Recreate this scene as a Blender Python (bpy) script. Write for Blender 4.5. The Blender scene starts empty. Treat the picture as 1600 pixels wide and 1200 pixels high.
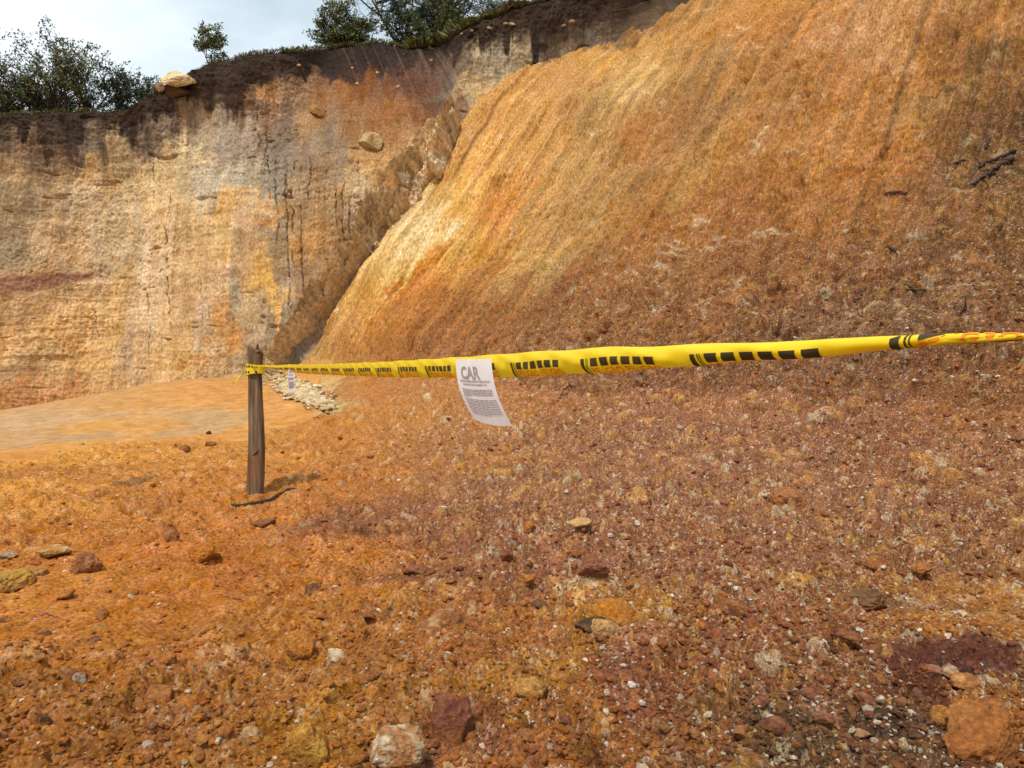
import bpy, math, random
import numpy as np
from mathutils import Vector, Matrix
random.seed(7); RNG = np.random.default_rng(11)
sc = bpy.context.scene
COL = sc.collection
R = math.radians
# ------------------------------------------------------------------ camera
F = 1100.0; CAMZ = 1.55; PITCH = math.atan(15/F)
cam = bpy.data.cameras.new('camera'); camo = bpy.data.objects.new('camera', cam); COL.objects.link(camo)
camo.location = (0, 0, CAMZ); camo.rotation_euler = (R(90)-PITCH, 0, 0)
cam.sensor_width = 36; cam.lens = 36*F/1600; cam.clip_start = .05; cam.clip_end = 2000
sc.camera = camo
# ------------------------------------------------------------------ light and sky
SUN_EL, SUN_AZ = 58, 207          # azimuth: clockwise from +Y; the sun stands behind the viewer's left shoulder
sd = Vector((math.sin(R(SUN_AZ))*math.cos(R(SUN_EL)), math.cos(R(SUN_AZ))*math.cos(R(SUN_EL)), math.sin(R(SUN_EL))))
sun = bpy.data.lights.new('sun', 'SUN'); sun.energy = 3.9; sun.angle = R(4); sun.color = (1, .94, .85)
so = bpy.data.objects.new('sun', sun); COL.objects.link(so); so.rotation_euler = sd.to_track_quat('Z', 'Y').to_euler()
w = bpy.data.worlds.new('World'); sc.world = w; w.use_nodes = True
nt = w.node_tree; nt.nodes.clear()
def N(t, typ, **k):
    n = t.nodes.new(typ)
    for a, b in k.items():
        if a.startswith('i_'): n.inputs[a[2:]].default_value = b
        else: setattr(n, a, b)
    return n
sky = N(nt, 'ShaderNodeTexSky', sky_type='NISHITA', sun_disc=False, sun_elevation=R(SUN_EL), sun_rotation=R(SUN_AZ), altitude=2500)
sks = N(nt, 'ShaderNodeVectorMath', operation='SCALE'); sks.inputs['Scale'].default_value = .10
nt.links.new(sky.outputs[0], sks.inputs[0])
tc = N(nt, 'ShaderNodeTexCoord')
mp = N(nt, 'ShaderNodeMapping'); mp.inputs['Scale'].default_value = (1, 1, 1.9); mp.inputs['Location'].default_value = (.35, .2, .1)
nt.links.new(tc.outputs['Generated'], mp.inputs[0])
n1 = N(nt, 'ShaderNodeTexNoise'); n1.inputs['Scale'].default_value = 3.4; n1.inputs['Detail'].default_value = 6; n1.inputs['Roughness'].default_value = .5
nt.links.new(mp.outputs[0], n1.inputs['Vector'])
cr = N(nt, 'ShaderNodeValToRGB')
cr.color_ramp.elements[0].position = .34; cr.color_ramp.elements[0].color = (.42, .53, .60, 1)
cr.color_ramp.elements[1].position = .68; cr.color_ramp.elements[1].color = (.90, .96, 1., 1)
nt.links.new(n1.outputs[0], cr.inputs[0])
mx = N(nt, 'ShaderNodeMix', data_type='RGBA'); mx.inputs[0].default_value = .88
nt.links.new(sks.outputs[0], mx.inputs[6]); nt.links.new(cr.outputs[0], mx.inputs[7])
bg = N(nt, 'ShaderNodeBackground'); bg.inputs['Strength'].default_value = 1.38
nt.links.new(mx.outputs[2], bg.inputs[0])
wo = N(nt, 'ShaderNodeOutputWorld'); nt.links.new(bg.outputs[0], wo.inputs[0])
sc.view_settings.view_transform = 'Standard'; sc.view_settings.look = 'None'
sc.view_settings.exposure = 0.0; sc.view_settings.gamma = 1
# ------------------------------------------------------------------ numpy noise
TAB = RNG.random((64, 64, 64)).astype(np.float32)
def vnoise(p):
    i = np.floor(p).astype(np.int32); f = (p-i).astype(np.float32); f = f*f*(3-2*f)
    i &= 63; j = (i+1) & 63
    x0, y0, z0 = i.T; x1, y1, z1 = j.T; fx, fy, fz = f.T
    def L(a, b, t): return a+(b-a)*t
    a = L(L(TAB[x0, y0, z0], TAB[x1, y0, z0], fx), L(TAB[x0, y1, z0], TAB[x1, y1, z0], fx), fy)
    b = L(L(TAB[x0, y0, z1], TAB[x1, y0, z1], fx), L(TAB[x0, y1, z1], TAB[x1, y1, z1], fx), fy)
    return L(a, b, fz)*2-1
ROT = np.array(Matrix.Rotation(.7, 3, Vector((1, 2, 3)).normalized()))
def fbm(p, scale, octs=4, gain=.5, ridged=False, off=0.):
    q = np.asarray(p, dtype=np.float64)*scale+off+100.3; r = 0; a = 1; tot = 0
    for o in range(octs):
        n = vnoise(q)
        if ridged: n = 1-2*np.abs(n)
        r = r+a*n; tot += a; a *= gain; q = q@ROT*2.03+17.7
    return r/tot
HT = RNG.random((65536, 4)).astype(np.float32)
def worley(p, scale, off=0.):
    q = np.asarray(p)*scale+off+200; i = np.floor(q).astype(np.int64); f = (q-i).astype(np.float32)
    best = np.full(len(q), 9, np.float32); idv = np.zeros(len(q), np.float32); ox = np.zeros((len(q), 3), np.float32)
    for dx in (-1, 0, 1):
        for dy in (-1, 0, 1):
            for dz in (-1, 0, 1):
                h = (((i[:, 0]+dx)*73856093) ^ ((i[:, 1]+dy)*19349663) ^ ((i[:, 2]+dz)*83492791)) >> 3 & 65535
                t = HT[h]
                d = (dx+t[:, 0]-f[:, 0])**2+(dy+t[:, 1]-f[:, 1])**2+(dz+t[:, 2]-f[:, 2])**2
                m = d < best; best[m] = d[m]; idv[m] = t[m, 3]; ox[m] = np.stack([dx+t[m, 0]-f[m, 0], dy+t[m, 1]-f[m, 1], dz+t[m, 2]-f[m, 2]], 1)
    return np.sqrt(best), idv, ox
def sm(a, b, x):
    t = np.clip((x-a)/(b-a), 0, 1); return t*t*(3-2*t)
def lin(c):
    c = np.asarray(c, dtype=float)/255; return np.where(c < .04045, c/12.92, ((c+.055)/1.055)**2.4)
# ------------------------------------------------------------------ the shape of the land
TX, TY = -9.2, 26.2; NX, NY = .712, .702
def sd_of(x, y):
    return (x-TX)*NY-(y-TY)*NX, (x-TX)*NX+(y-TY)*NY          # s along the toe towards the viewer's right, d uphill
def softp(d, w): return w*np.logaddexp(0, d/w)
def H(x, y):
    s, d = sd_of(x, y)
    k = sm(0, 13, s)
    w = .35+.75*k
    dd = softp(d, w)
    over = softp(dd-5.4, .8)
    far = 1.9*dd-1.3*over
    near = 1.28*dd-.25*softp(dd-9, 1.5)
    z0 = 1.45*sm(14, 26, y)*sm(-20.5, -10, x)*sm(5, -1.5, d)
    return z0+(1-k)*far+k*near+np.interp(s, FIT_S, FIT_Z)*sm(-.5, .3, d)*np.clip(d/np.interp(s, FIT_S, FIT_D), 0, 1.15)
FIT_S, FIT_Z, FIT_D = np.array([0., 1]), np.zeros(2), np.ones(2)
RIM = np.array([(-700, 150), (-200, 185), (0, 183), (120, 180), (215, 178), (250, 150), (300, 124), (345, 103), (400, 91), (480, 84), (560, 78),
 (600, 73), (640, 82), (690, 74), (740, 42), (800, 22), (860, 8), (920, -8), (1100, -70), (1400, -160), (2600, -260)], float)
def yw(px, z):
    """depth of the far quarry wall for a bearing (given as tan of the azimuth, in px units) and height"""
    b = sm(455, 520, px)*sm(735, 680, px)
    lean = .17*z+b*.42*softp(z-10.2, .5)
    g = sm(660, 700, px)*sm(900, 850, px)
    return 26.0+lean+1.0*g*sm(9, 12, z)*0+.8*np.sin(px/130.)*.5+sm(300, -600, px)*-6
def rim_z(px):
    py = np.interp(px, RIM[:, 0], RIM[:, 1]); z = 11+0*px
    for _ in range(30): z = .5*z+.5*(CAMZ+(585-py)/F*yw(px, z))
    return z
GULLY = np.array([(440, 604), (462, 590), (500, 545), (560, 440), (600, 375), (645, 315), (690, 240), (722, 190), (770, 158), (830, 130), (910, 96), (1000, 60), (1100, 0), (1200, -60)], float)
def fit_gully():
    global FIT_S, FIT_Z, FIT_D
    u = (GULLY[:, 0]-800)/F; v = (585-GULLY[:, 1])/F; z = 8+0*u
    for _ in range(40): z = .5*z+.5*(CAMZ+v*(yw(GULLY[:, 0], z)-.3))
    y = yw(GULLY[:, 0], z)-.3; x = u*y; s, d = sd_of(x, y); dz = z-H(x, y)
    print('gully s', s.round(2), 'd', d.round(2), 'dz', dz.round(2))
    FIT_S, FIT_Z, FIT_D = np.append(s, s[-1]+6), np.append(dz, 0), np.append(np.maximum(d, .8), d[-1])
fit_gully()
def ray_uv(px, py):
    cp, sp = math.cos(PITCH), math.sin(PITCH)
    yy = cp+(600-py)/F*sp; return (px-800)/F/yy, ((600-py)/F*cp-sp)/yy
def hit(px, py):
    """first point of the undisturbed land seen at a photo position (slope/ground or wall)"""
    px = np.atleast_1d(np.asarray(px, float)); py = np.atleast_1d(np.asarray(py, float))
    u, v = ray_uv(px, py); out = np.zeros((len(px), 3)); lo = np.full(len(px), .6); hi = np.full(len(px), 60.); found = np.zeros(len(px), bool)
    ts = np.geomspace(.6, 60, 900)
    prev = .6
    for t in ts:
        z = CAMZ+v*t; ins = ((z < H(u*t, t)) | (t > yw(u*F+800, z))) & ~found
        lo[ins] = prev; hi[ins] = t; found |= ins; prev = t
    for _ in range(12):
        m = (lo+hi)/2; z = CAMZ+v*m; ins = (z < H(u*m, m)) | (m > yw(u*F+800, z))
        hi = np.where(ins, m, hi); lo = np.where(ins, lo, m)
    return np.stack([u*hi, hi, CAMZ+v*hi], 1)
# ------------------------------------------------------------------ colours of the soils: (photo x, photo y, colour)
C_WALL = [(-300,200,62,48,42),(-300,300,170,135,90),(-300,600,195,150,98),(50,188,52,40,36),(130,190,58,46,40),(200,188,56,44,38),(250,175,58,44,38),(300,150,62,45,36),(350,120,56,40,32),(370,145,70,50,40),(400,110,58,42,34),(450,105,58,44,38),
(520,95,62,46,40),(550,115,72,48,40),(600,90,64,46,40),(640,95,78,48,38),(750,62,66,50,42),(710,85,72,56,46),(800,38,60,42,36),(850,30,56,42,38),(850,60,50,40,34),(900,20,84,74,62),(900,60,115,98,80),(960,30,110,88,66),
(0,215,110,88,66),(50,230,140,112,84),(150,222,128,110,90),(100,205,84,66,54),(250,205,128,110,90),(300,190,140,115,88),(330,200,165,140,110),(380,230,150,130,108),(380,290,172,158,132),(300,250,196,168,124),(200,250,170,145,106),(230,270,196,165,116),(330,290,176,160,132),
(20,270,168,134,90),(50,310,160,128,86),(130,310,188,150,100),(70,360,192,152,100),(20,390,160,130,88),(170,360,195,158,106),(230,340,200,165,116),(300,350,195,160,112),(370,320,198,152,90),(400,318,200,150,82),(430,345,192,146,84),(350,380,195,158,105),
(20,440,176,136,92),(60,445,180,140,96),(100,438,184,144,98),(140,430,186,146,100),(40,465,184,142,98),(180,445,198,158,104),(240,430,208,172,126),(250,480,205,168,120),(330,450,192,154,108),(390,400,196,146,80),(420,440,206,158,86),(440,480,200,150,78),(380,470,180,150,108),(400,520,170,142,108),(375,521,190,134,74),
(30,530,200,155,102),(100,520,196,152,98),(180,520,202,160,104),(60,560,186,148,98),(20,570,172,138,96),(150,580,196,152,96),(220,590,198,155,102),(300,560,192,152,98),(330,590,184,148,102),(280,600,188,150,100),(40,625,194,138,88),(100,615,190,134,84),(180,615,192,140,86),(250,625,186,138,86),(0,600,190,136,86),(60,640,205,160,112),
(420,150,176,128,80),(470,140,186,134,82),(520,140,168,108,58),(580,140,152,92,46),(640,130,126,74,48),(690,120,128,84,62),(690,160,128,84,60),(600,175,166,108,58),(650,180,152,98,60),(700,180,146,100,66),(560,200,172,120,74),(620,205,180,126,78),(480,175,178,132,84),(430,190,140,104,76),(400,170,120,92,68),
(430,230,128,104,80),(460,260,138,112,86),(500,220,162,128,90),(520,270,150,116,82),(560,260,178,136,86),(600,240,182,136,86),(610,290,180,138,92),(560,310,184,146,94),(470,310,158,130,98),(430,290,150,132,108),(500,330,162,128,90),(550,360,160,122,82),(440,370,150,124,92),(480,380,176,130,76),(520,400,158,122,84),(470,440,156,124,90),(500,460,152,120,86),(440,430,158,132,98),(430,500,150,128,100),(450,540,152,128,98),(410,570,160,132,98),(460,500,158,132,102),
(720,110,128,112,90),(700,140,130,108,84),(750,95,168,150,118),(790,80,170,152,122),(780,110,184,160,120),(830,80,174,152,118),(840,115,172,148,108),(730,140,176,146,100),(760,145,188,150,98),(800,140,190,150,98),(865,80,96,78,56),(870,100,120,100,76),(860,50,60,48,40)]
C_SLOPE = [(740,200,206,160,116),(800,170,200,154,110),(860,120,196,150,104),(900,130,192,146,108),(950,90,200,154,100),(940,40,120,96,72),(990,20,128,92,62),(1040,30,180,134,86),(690,250,208,164,116),(700,290,206,168,120),(760,260,208,162,114),(840,230,204,158,110),(670,330,216,188,146),(640,390,218,188,142),(620,430,214,178,124),(660,370,222,196,152),(720,340,212,168,110),(740,300,214,168,112),(790,310,208,148,92),(760,330,206,140,76),(720,400,216,170,98),(680,430,204,142,70),(640,460,196,128,58),(620,420,214,180,130),
(850,300,202,158,112),(900,250,196,158,116),(930,210,188,150,110),(960,180,190,152,114),(990,140,200,166,126),(1010,110,208,172,128),(900,300,186,144,104),(850,350,194,156,112),(930,310,190,152,112),(820,390,204,162,110),(830,430,212,178,132),(870,345,188,146,106),(780,380,206,152,88),(760,430,192,134,70),(820,440,176,116,58),(900,390,200,156,100),
(1000,200,184,128,72),(1050,100,186,140,92),(1080,60,198,148,90),(1150,40,200,142,78),(1100,130,178,136,94),(1060,180,170,122,80),(1120,190,168,128,90),(1180,130,182,132,80),(1040,260,180,132,84),(1000,300,176,130,84),(1090,280,190,144,92),(1160,260,184,130,76),(1220,160,180,128,76),(1240,40,190,130,70),(1300,60,196,142,100),(1350,50,206,160,128),(1320,80,196,150,120),(1400,70,200,150,112),(1430,30,184,134,90),(1300,110,184,124,70),(1450,120,182,124,64),(1500,60,160,108,54),(1560,60,184,128,66),(1490,130,124,90,52),(1500,170,140,96,50),(1560,160,140,94,46),(1590,200,108,72,40),(1540,230,130,90,50),(1400,200,186,126,66),(1300,200,184,126,66),(1350,280,182,118,54),(1450,280,160,106,52),(1420,180,182,134,84),(1480,145,180,138,92),
(1550,300,126,88,54),(1590,330,132,88,48),(1540,370,140,92,48),(1450,350,160,104,52),(1380,340,166,108,50),(1280,320,176,114,50),(1200,300,178,120,60),(1180,370,168,108,50),(1100,350,176,114,54),(1020,380,178,118,56),(1050,430,164,106,50),(950,440,168,108,52),(960,360,190,138,78),(900,470,166,106,54),(980,480,156,98,48),(1150,430,160,100,48),(1250,430,154,96,46),(1350,420,146,94,50),(1450,420,140,90,52),(1560,430,142,90,46),
(1330,480,142,96,72),(1420,480,138,96,78),(1500,470,144,100,78),(1450,520,140,96,74),(1280,500,140,98,78),(1580,480,146,94,58),(1560,540,146,96,60),(1180,480,152,98,60),(1100,500,158,98,48),(1200,540,144,96,70),(1350,550,142,98,76),(1050,540,156,98,54),
(700,480,172,112,56),(620,500,180,122,62),(580,500,196,146,86),(560,530,184,130,76),(540,560,182,132,80),(560,470,204,162,108),(520,540,190,146,98),(480,570,182,142,100),(680,530,168,108,54),(780,500,166,106,52),(860,500,160,100,48),(600,560,172,114,58),(720,570,170,110,58),(640,600,172,110,54),(560,600,172,116,64),(500,590,196,164,122),(470,610,192,168,130),(530,610,170,122,76),(450,620,186,160,118),(490,630,190,164,124),
(850,560,156,98,54),(850,620,160,100,54),(920,600,148,92,58),(1000,580,142,88,60),(1000,620,144,88,64),(1080,600,150,92,66),(1180,620,150,94,70),(1300,600,146,92,68),(1420,600,148,92,66),(1530,600,154,96,60),(1590,620,158,98,56)]
C_GROUND = [(560,650,180,116,58),(640,650,176,112,58),(760,660,164,104,58),(880,670,152,92,58),(1000,670,148,88,66),(1120,690,150,90,68),(1260,690,150,90,68),(1400,700,150,88,64),(1550,720,156,96,64),(420,690,192,130,70),(500,690,178,112,54),(360,720,190,128,66),(240,735,186,122,64),(120,735,180,118,64),(60,720,206,142,76),(20,770,208,142,78),(100,790,202,136,74),(180,770,186,118,62),(280,780,182,112,56),(420,750,184,116,56),(560,740,176,108,54),(700,730,164,102,58),(850,740,152,92,64),(980,760,150,90,68),(1150,770,150,90,68),(1230,780,166,104,68),(1350,790,150,90,66),(1550,800,148,88,62),
(60,840,188,116,52),(160,860,182,112,54),(300,850,186,110,48),(420,820,188,112,44),(520,820,156,94,64),(640,820,154,92,66),(780,830,152,88,66),(900,840,156,92,70),(1050,850,158,94,70),(1180,860,152,88,66),(1320,870,150,90,60),(1450,860,152,94,58),(1570,870,156,96,60),
(60,930,196,124,62),(160,950,192,120,60),(280,930,182,110,50),(380,900,180,106,50),(480,900,178,108,50),(560,930,182,114,52),(560,880,186,112,40),(650,900,158,96,60),(760,900,152,90,62),(880,900,150,88,66),(1000,920,156,90,66),(1120,940,162,98,70),(1240,940,168,104,64),(1350,950,150,98,66),(1480,940,176,116,62),(1570,970,186,128,74),(1500,1000,178,116,66),(1330,1010,166,102,66),
(60,1020,188,116,58),(160,1020,180,112,52),(260,1030,172,104,52),(370,1010,176,112,56),(470,1010,184,116,48),(600,1000,170,106,54),(700,1010,164,98,60),(800,1000,170,104,56),(960,1000,182,120,48),(1050,1040,164,98,66),(1180,1020,162,96,66),(1280,1060,158,100,62),(1480,1060,104,54,36),(1420,1070,110,56,38),(1540,1065,112,60,38),(1430,1110,112,58,38),(1590,1080,140,96,60),
(60,1120,172,108,54),(170,1140,164,104,54),(280,1130,158,98,52),(400,1120,168,106,52),(500,1140,176,116,50),(600,1100,166,108,58),(700,1140,158,96,66),(820,1080,180,122,56),(900,1140,164,102,60),(1000,1100,158,92,66),(1100,1140,162,106,62),(1180,1160,92,72,50),(1260,1150,108,80,54),(1340,1160,120,82,54),(1400,1160,96,72,54),(1480,1130,150,94,48),(1560,1150,166,104,52),(800,1250,165,100,60),(200,1300,170,110,55),(1400,1300,130,90,55)]
C_SAND = [(-200,670,210,170,118),(30,662,206,172,128),(80,655,205,170,126),(150,648,206,170,124),(30,690,204,166,118),(30,712,216,152,76),(90,695,218,160,84),(150,670,216,162,88),(120,680,194,160,116),(200,640,212,160,92),(250,640,208,166,112),(280,632,218,164,94),(340,620,216,160,90),(260,670,216,160,88),(200,690,218,162,88),(330,660,198,166,120),(350,650,200,166,118),(290,675,200,164,116),(380,620,216,158,88),(390,670,218,162,86),(430,640,218,160,88),(470,650,214,152,78),(300,690,216,152,76)]
def pts(L):
    a = np.array(L, float); return hit(a[:, 0], a[:, 1]), lin(a[:, 2:])
CP_W, CC_W = pts(C_WALL)
a_, b_ = pts(C_SLOPE+C_GROUND); b_[:len(C_SLOPE)] *= (1.22, 1.12, .80); gg = b_[len(C_SLOPE):]; pu = (gg[:, 2]/gg[:, 0] > .125)[:, None]; gg *= np.where(pu, (.88, .80, .53), (1.10, .99, .40)); gs_ = b_[:len(C_SLOPE)]; gs_ *= np.where((gs_[:, 2]/gs_[:, 0] > .2)[:, None] & (gs_[:, :1] < .36), (.88, .84, .85), np.where(gs_[:, 2:]/gs_[:, :1] > .24, (.95, .94, 1.0), (.90, .84, .66))); CP_G, CC_G = a_, b_
CC_W *= (1.25, 1.25, 1.26)
CP_S, CC_S = pts(C_SAND); CC_S *= (.90, .80, .72)
# wall colours must lie on the wall even where the slope is in front
def soil(P, cp, cc, power=3.2, warp=.045, extra=None):
    sc_ = np.linalg.norm(P-np.array([0, 0, CAMZ]), axis=1)
    wv = np.stack([fbm(P, s, 4, .6, off=o)+.5*fbm(P, s*6, 3, .6, off=o+5) for s, o in ((.9, 3.), (.9, 31.), (.9, 57.))], 1)
    Q = P+wv*(sc_*warp)[:, None]
    if extra is not None: Q = Q+extra
    num = np.zeros_like(P); den = np.zeros(len(P))
    for i in range(len(cp)):
        d2 = ((Q-cp[i])**2).sum(1)/np.maximum(cp[i][1], 2)**1.0+1e-4
        wt = d2**(-power); num += wt[:, None]*cc[i]; den += wt
    return num/den[:, None]
# ------------------------------------------------------------------ mesh helpers
def make_mesh(name, V, Fq, mat=None, col=None, uv=None, smooth=True, extra=None):
    V = np.ascontiguousarray(V, np.float32); Fq = np.ascontiguousarray(Fq, np.int32)
    me = bpy.data.meshes.new(name); n = Fq.shape[1]
    me.vertices.add(len(V)); me.vertices.foreach_set('co', V.ravel())
    me.loops.add(Fq.size); me.loops.foreach_set('vertex_index', Fq.ravel())
    me.polygons.add(len(Fq)); me.polygons.foreach_set('loop_start', np.arange(0, Fq.size, n, dtype=np.int32))
    me.update(calc_edges=True)
    me.polygons.foreach_set('use_smooth', np.full(len(Fq), smooth, dtype=bool))
    if col is not None:
        at = me.attributes.new('Col', 'FLOAT_COLOR', 'POINT')
        at.data.foreach_set('color', np.concatenate([np.clip(col, 0, 1), np.ones((len(V), 1))], 1).astype(np.float32).ravel())
    if extra:
        for k, v in extra.items():
            at = me.attributes.new(k, 'FLOAT', 'POINT'); at.data.foreach_set('value', v.astype(np.float32))
    if uv is not None:
        at = me.attributes.new('flow', 'FLOAT_VECTOR', 'POINT')
        at.data.foreach_set('vector', np.concatenate([uv, np.zeros((len(V), 1))], 1).astype(np.float32).ravel())
    if mat: me.materials.append(mat)
    me.validate()
    return me
def link(name, me, parent=None, label=None, cat=None, group=None, kind=None, loc=None):
    o = bpy.data.objects.new(name, me); COL.objects.link(o)
    if parent: o.parent = parent
    if loc is not None: o.location = loc
    if label: o['label'] = label
    if cat: o['category'] = cat
    if group: o['group'] = group
    if kind: o['kind'] = kind
    return o
def grid_faces(nr, nc):
    i = np.arange(nr-1)[:, None]*nc+np.arange(nc-1)[None]
    return np.stack([i, i+1, i+nc+1, i+nc], -1).reshape(-1, 4)
def submesh(V, Fq, keep, *arrs):
    f = Fq[keep]; used = np.zeros(len(V), bool); used[f.ravel()] = True
    mp_ = np.cumsum(used)-1
    return (V[used], mp_[f])+tuple(a[used] for a in arrs)
# ------------------------------------------------------------------ materials
def newmat(name):
    m = bpy.data.materials.new(name); m.use_nodes = True; t = m.node_tree; t.nodes.clear()
    o = N(t, 'ShaderNodeOutputMaterial'); b = N(t, 'ShaderNodeBsdfPrincipled'); t.links.new(b.outputs[0], o.inputs[0])
    return m, t, b
def earth(name, fine=26., streak=(5., .3), streak_amt=.35, fleck=1., bump=.5, bdist=.03, vary=(.62, 1.42), aniso=0):
    m, t, b = newmat(name); L = t.links.new
    b.inputs['Roughness'].default_value = .92; b.inputs['Specular IOR Level'].default_value = .18
    at = N(t, 'ShaderNodeAttribute', attribute_name='Col'); ar = N(t, 'ShaderNodeAttribute', attribute_name='rub')
    fl = N(t, 'ShaderNodeAttribute', attribute_name='flow'); ge = N(t, 'ShaderNodeNewGeometry')
    def noise(scale, det, rough, vec, dist=0.):
        n = N(t, 'ShaderNodeTexNoise'); n.inputs['Scale'].default_value = scale; n.inputs['Detail'].default_value = det
        n.inputs['Roughness'].default_value = rough; n.inputs['Distortion'].default_value = dist; L(vec, n.inputs['Vector']); return n
    def math_(op, a, bb=None, c=None, clamp=False):
        n = N(t, 'ShaderNodeMath', operation=op, use_clamp=clamp)
        for k, v in enumerate((a, bb, c)):
            if v is None: continue
            if isinstance(v, (int, float)): n.inputs[k].default_value = v
            else: L(v, n.inputs[k])
        return n.outputs[0]
    def rng(x, a, bb, c, d):
        n = N(t, 'ShaderNodeMapRange'); L(x, n.inputs[0])
        for k, v in zip((1, 2, 3, 4), (a, bb, c, d)): n.inputs[k].default_value = v
        return n.outputs[0]
    pos = ge.outputs['Position']
    src = pos
    if aniso:
        ma = N(t, 'ShaderNodeMapping'); ma.inputs['Scale'].default_value = (1, aniso, 1); L(fl.outputs['Vector'], ma.inputs[0]); src = ma.outputs[0]
    nf = noise(fine, 7, .72, src); nm = noise(fine/9, 5, .65, src, .4)
    mpg = N(t, 'ShaderNodeMapping'); mpg.inputs['Scale'].default_value = (streak[0], streak[1], 1); L(fl.outputs['Vector'], mpg.inputs[0])
    ns = noise(1., 6, .62, mpg.outputs[0], .15)
    v1 = rng(nf.outputs[0], .37, .63, vary[0], vary[1]); v2 = rng(nm.outputs[0], .3, .7, .8, 1.2)
    v3 = rng(ns.outputs[0], .3, .7, 1-streak_amt, 1+streak_amt)
    val = math_('MULTIPLY', math_('MULTIPLY', v1, v2), v3)
    sc1 = N(t, 'ShaderNodeVectorMath', operation='SCALE'); L(at.outputs['Color'], sc1.inputs[0]); L(val, sc1.inputs['Scale'])
    # hue wander: ochre against umber
    nh = noise(fine/4, 4, .6, pos)
    hs = N(t, 'ShaderNodeHueSaturation'); L(sc1.outputs[0], hs.inputs['Color'])
    L(rng(nh.outputs[0], .3, .7, .496, .509), hs.inputs['Hue']); L(rng(nm.outputs[0], .3, .7, 1.05, .91), hs.inputs['Saturation'])
    cur = hs.outputs[0]
    # chips and crumbs of other soils, one tint per voronoi cell
    warp = N(t, 'ShaderNodeVectorMath', operation='MULTIPLY_ADD'); L(nf.outputs['Color'], warp.inputs[0]); warp.inputs[1].default_value = (.045,)*3; L(pos, warp.inputs[2])
    bumps = []
    for k, (vs, wt) in enumerate(((22., .8), (55., 1.), (120., 1.))):
        vo = N(t, 'ShaderNodeTexVoronoi'); vo.inputs['Scale'].default_value = vs; vo.inputs['Randomness'].default_value = 1; L(warp.outputs[0], vo.inputs['Vector'])
        sp = N(t, 'ShaderNodeSeparateColor'); L(vo.outputs['Color'], sp.inputs[0])
        ramp = N(t, 'ShaderNodeValToRGB'); ramp.color_ramp.interpolation = 'CONSTANT'; e = ramp.color_ramp.elements
        cols = [(0, (.70, .60, .46)), (.10, (.42, .22, .05)), (.13, (.22, .12, .065)), (.25, (.36, .20, .11)), (.34, (.05, .032, .022)), (.385, (.5, .32, .14))]
        e[0].position = 0; e[0].color = (*cols[0][1], 1); e[1].position = cols[1][0]; e[1].color = (*cols[1][1], 1)
        for p_, c_ in cols[2:]:
            x = e.new(p_); x.color = (*c_, 1)
        L(sp.outputs[0], ramp.inputs[0])
        inn = math_('LESS_THAN', sp.outputs[0], .43)
        size = math_('LESS_THAN', vo.outputs['Distance'], .42)
        fac = math_('MULTIPLY', math_('MULTIPLY', inn, size), math_('MULTIPLY', ar.outputs['Fac'], wt*fleck*.75), clamp=True)
        mxn = N(t, 'ShaderNodeMix', data_type='RGBA'); L(fac, mxn.inputs[0]); L(cur, mxn.inputs[6]); L(ramp.outputs[0], mxn.inputs[7]); cur = mxn.outputs[2]
        bumps.append(math_('MULTIPLY', math_('MULTIPLY', rng(vo.outputs['Distance'], 0, .6, 1, 0), sp.outputs[1]), math_('MULTIPLY', ar.outputs['Fac'], .5/(k+1))))
    L(cur, b.inputs['Base Color'])
    hgt = math_('ADD', math_('MULTIPLY', nf.outputs[0], .8), math_('MULTIPLY', ns.outputs[0], streak_amt*1.6))
    for x in bumps: hgt = math_('ADD', hgt, x)
    bu = N(t, 'ShaderNodeBump'); bu.inputs['Strength'].default_value = bump; bu.inputs['Distance'].default_value = bdist
    L(hgt, bu.inputs['Height']); L(bu.outputs[0], b.inputs['Normal'])
    return m
M_GROUND = earth('rubble_soil', 42, (1.2, 1.2), .10, .78, 1., .03, (.5, 1.55))
M_SLOPE = earth('cut_earth', 24, (5.2, .12), .24, .85, 1., .09, (.48, 1.55), .26)
M_WALL = earth('quarry_wall_soil', 13, (3., .4), .10, .0, .7, .08, (.62, 1.38), .6)
M_SAND = earth('loose_sand', 30, (.8, .8), .08, .5, .8, .03, (.76, 1.22))
def attr_mat(name, rough=.9, nscale=40, lo=.7, hi=1.3, bump=.4, bd=.01, spec=.2):
    m, t, b = newmat(name); L = t.links.new
    b.inputs['Roughness'].default_value = rough; b.inputs['Specular IOR Level'].default_value = spec
    at = N(t, 'ShaderNodeAttribute', attribute_name='Col'); ge = N(t, 'ShaderNodeNewGeometry')
    n = N(t, 'ShaderNodeTexNoise'); n.inputs['Scale'].default_value = nscale; n.inputs['Detail'].default_value = 6; n.inputs['Roughness'].default_value = .7
    L(ge.outputs['Position'], n.inputs['Vector'])
    r = N(t, 'ShaderNodeMapRange'); L(n.outputs[0], r.inputs[0])
    for k, v in zip((1, 2, 3, 4), (.3, .7, lo, hi)): r.inputs[k].default_value = v
    s = N(t, 'ShaderNodeVectorMath', operation='SCALE'); L(at.outputs['Color'], s.inputs[0]); L(r.outputs[0], s.inputs['Scale']); L(s.outputs[0], b.inputs['Base Color'])
    bu = N(t, 'ShaderNodeBump'); bu.inputs['Strength'].default_value = bump; bu.inputs['Distance'].default_value = bd; L(n.outputs[0], bu.inputs['Height']); L(bu.outputs[0], b.inputs['Normal'])
    return m, t, b
M_ROCK, _, _ = attr_mat('rock_surface', .9, 45, .5, 1.55, 1., .03)
M_LEAF, tl, bl = attr_mat('leaf', .5, 3, .85, 1.15, 0, .001, .4)
M_GRASS, _, _ = attr_mat('grass_blade', .7, 3, .85, 1.15, 0, .001, .2)
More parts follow.
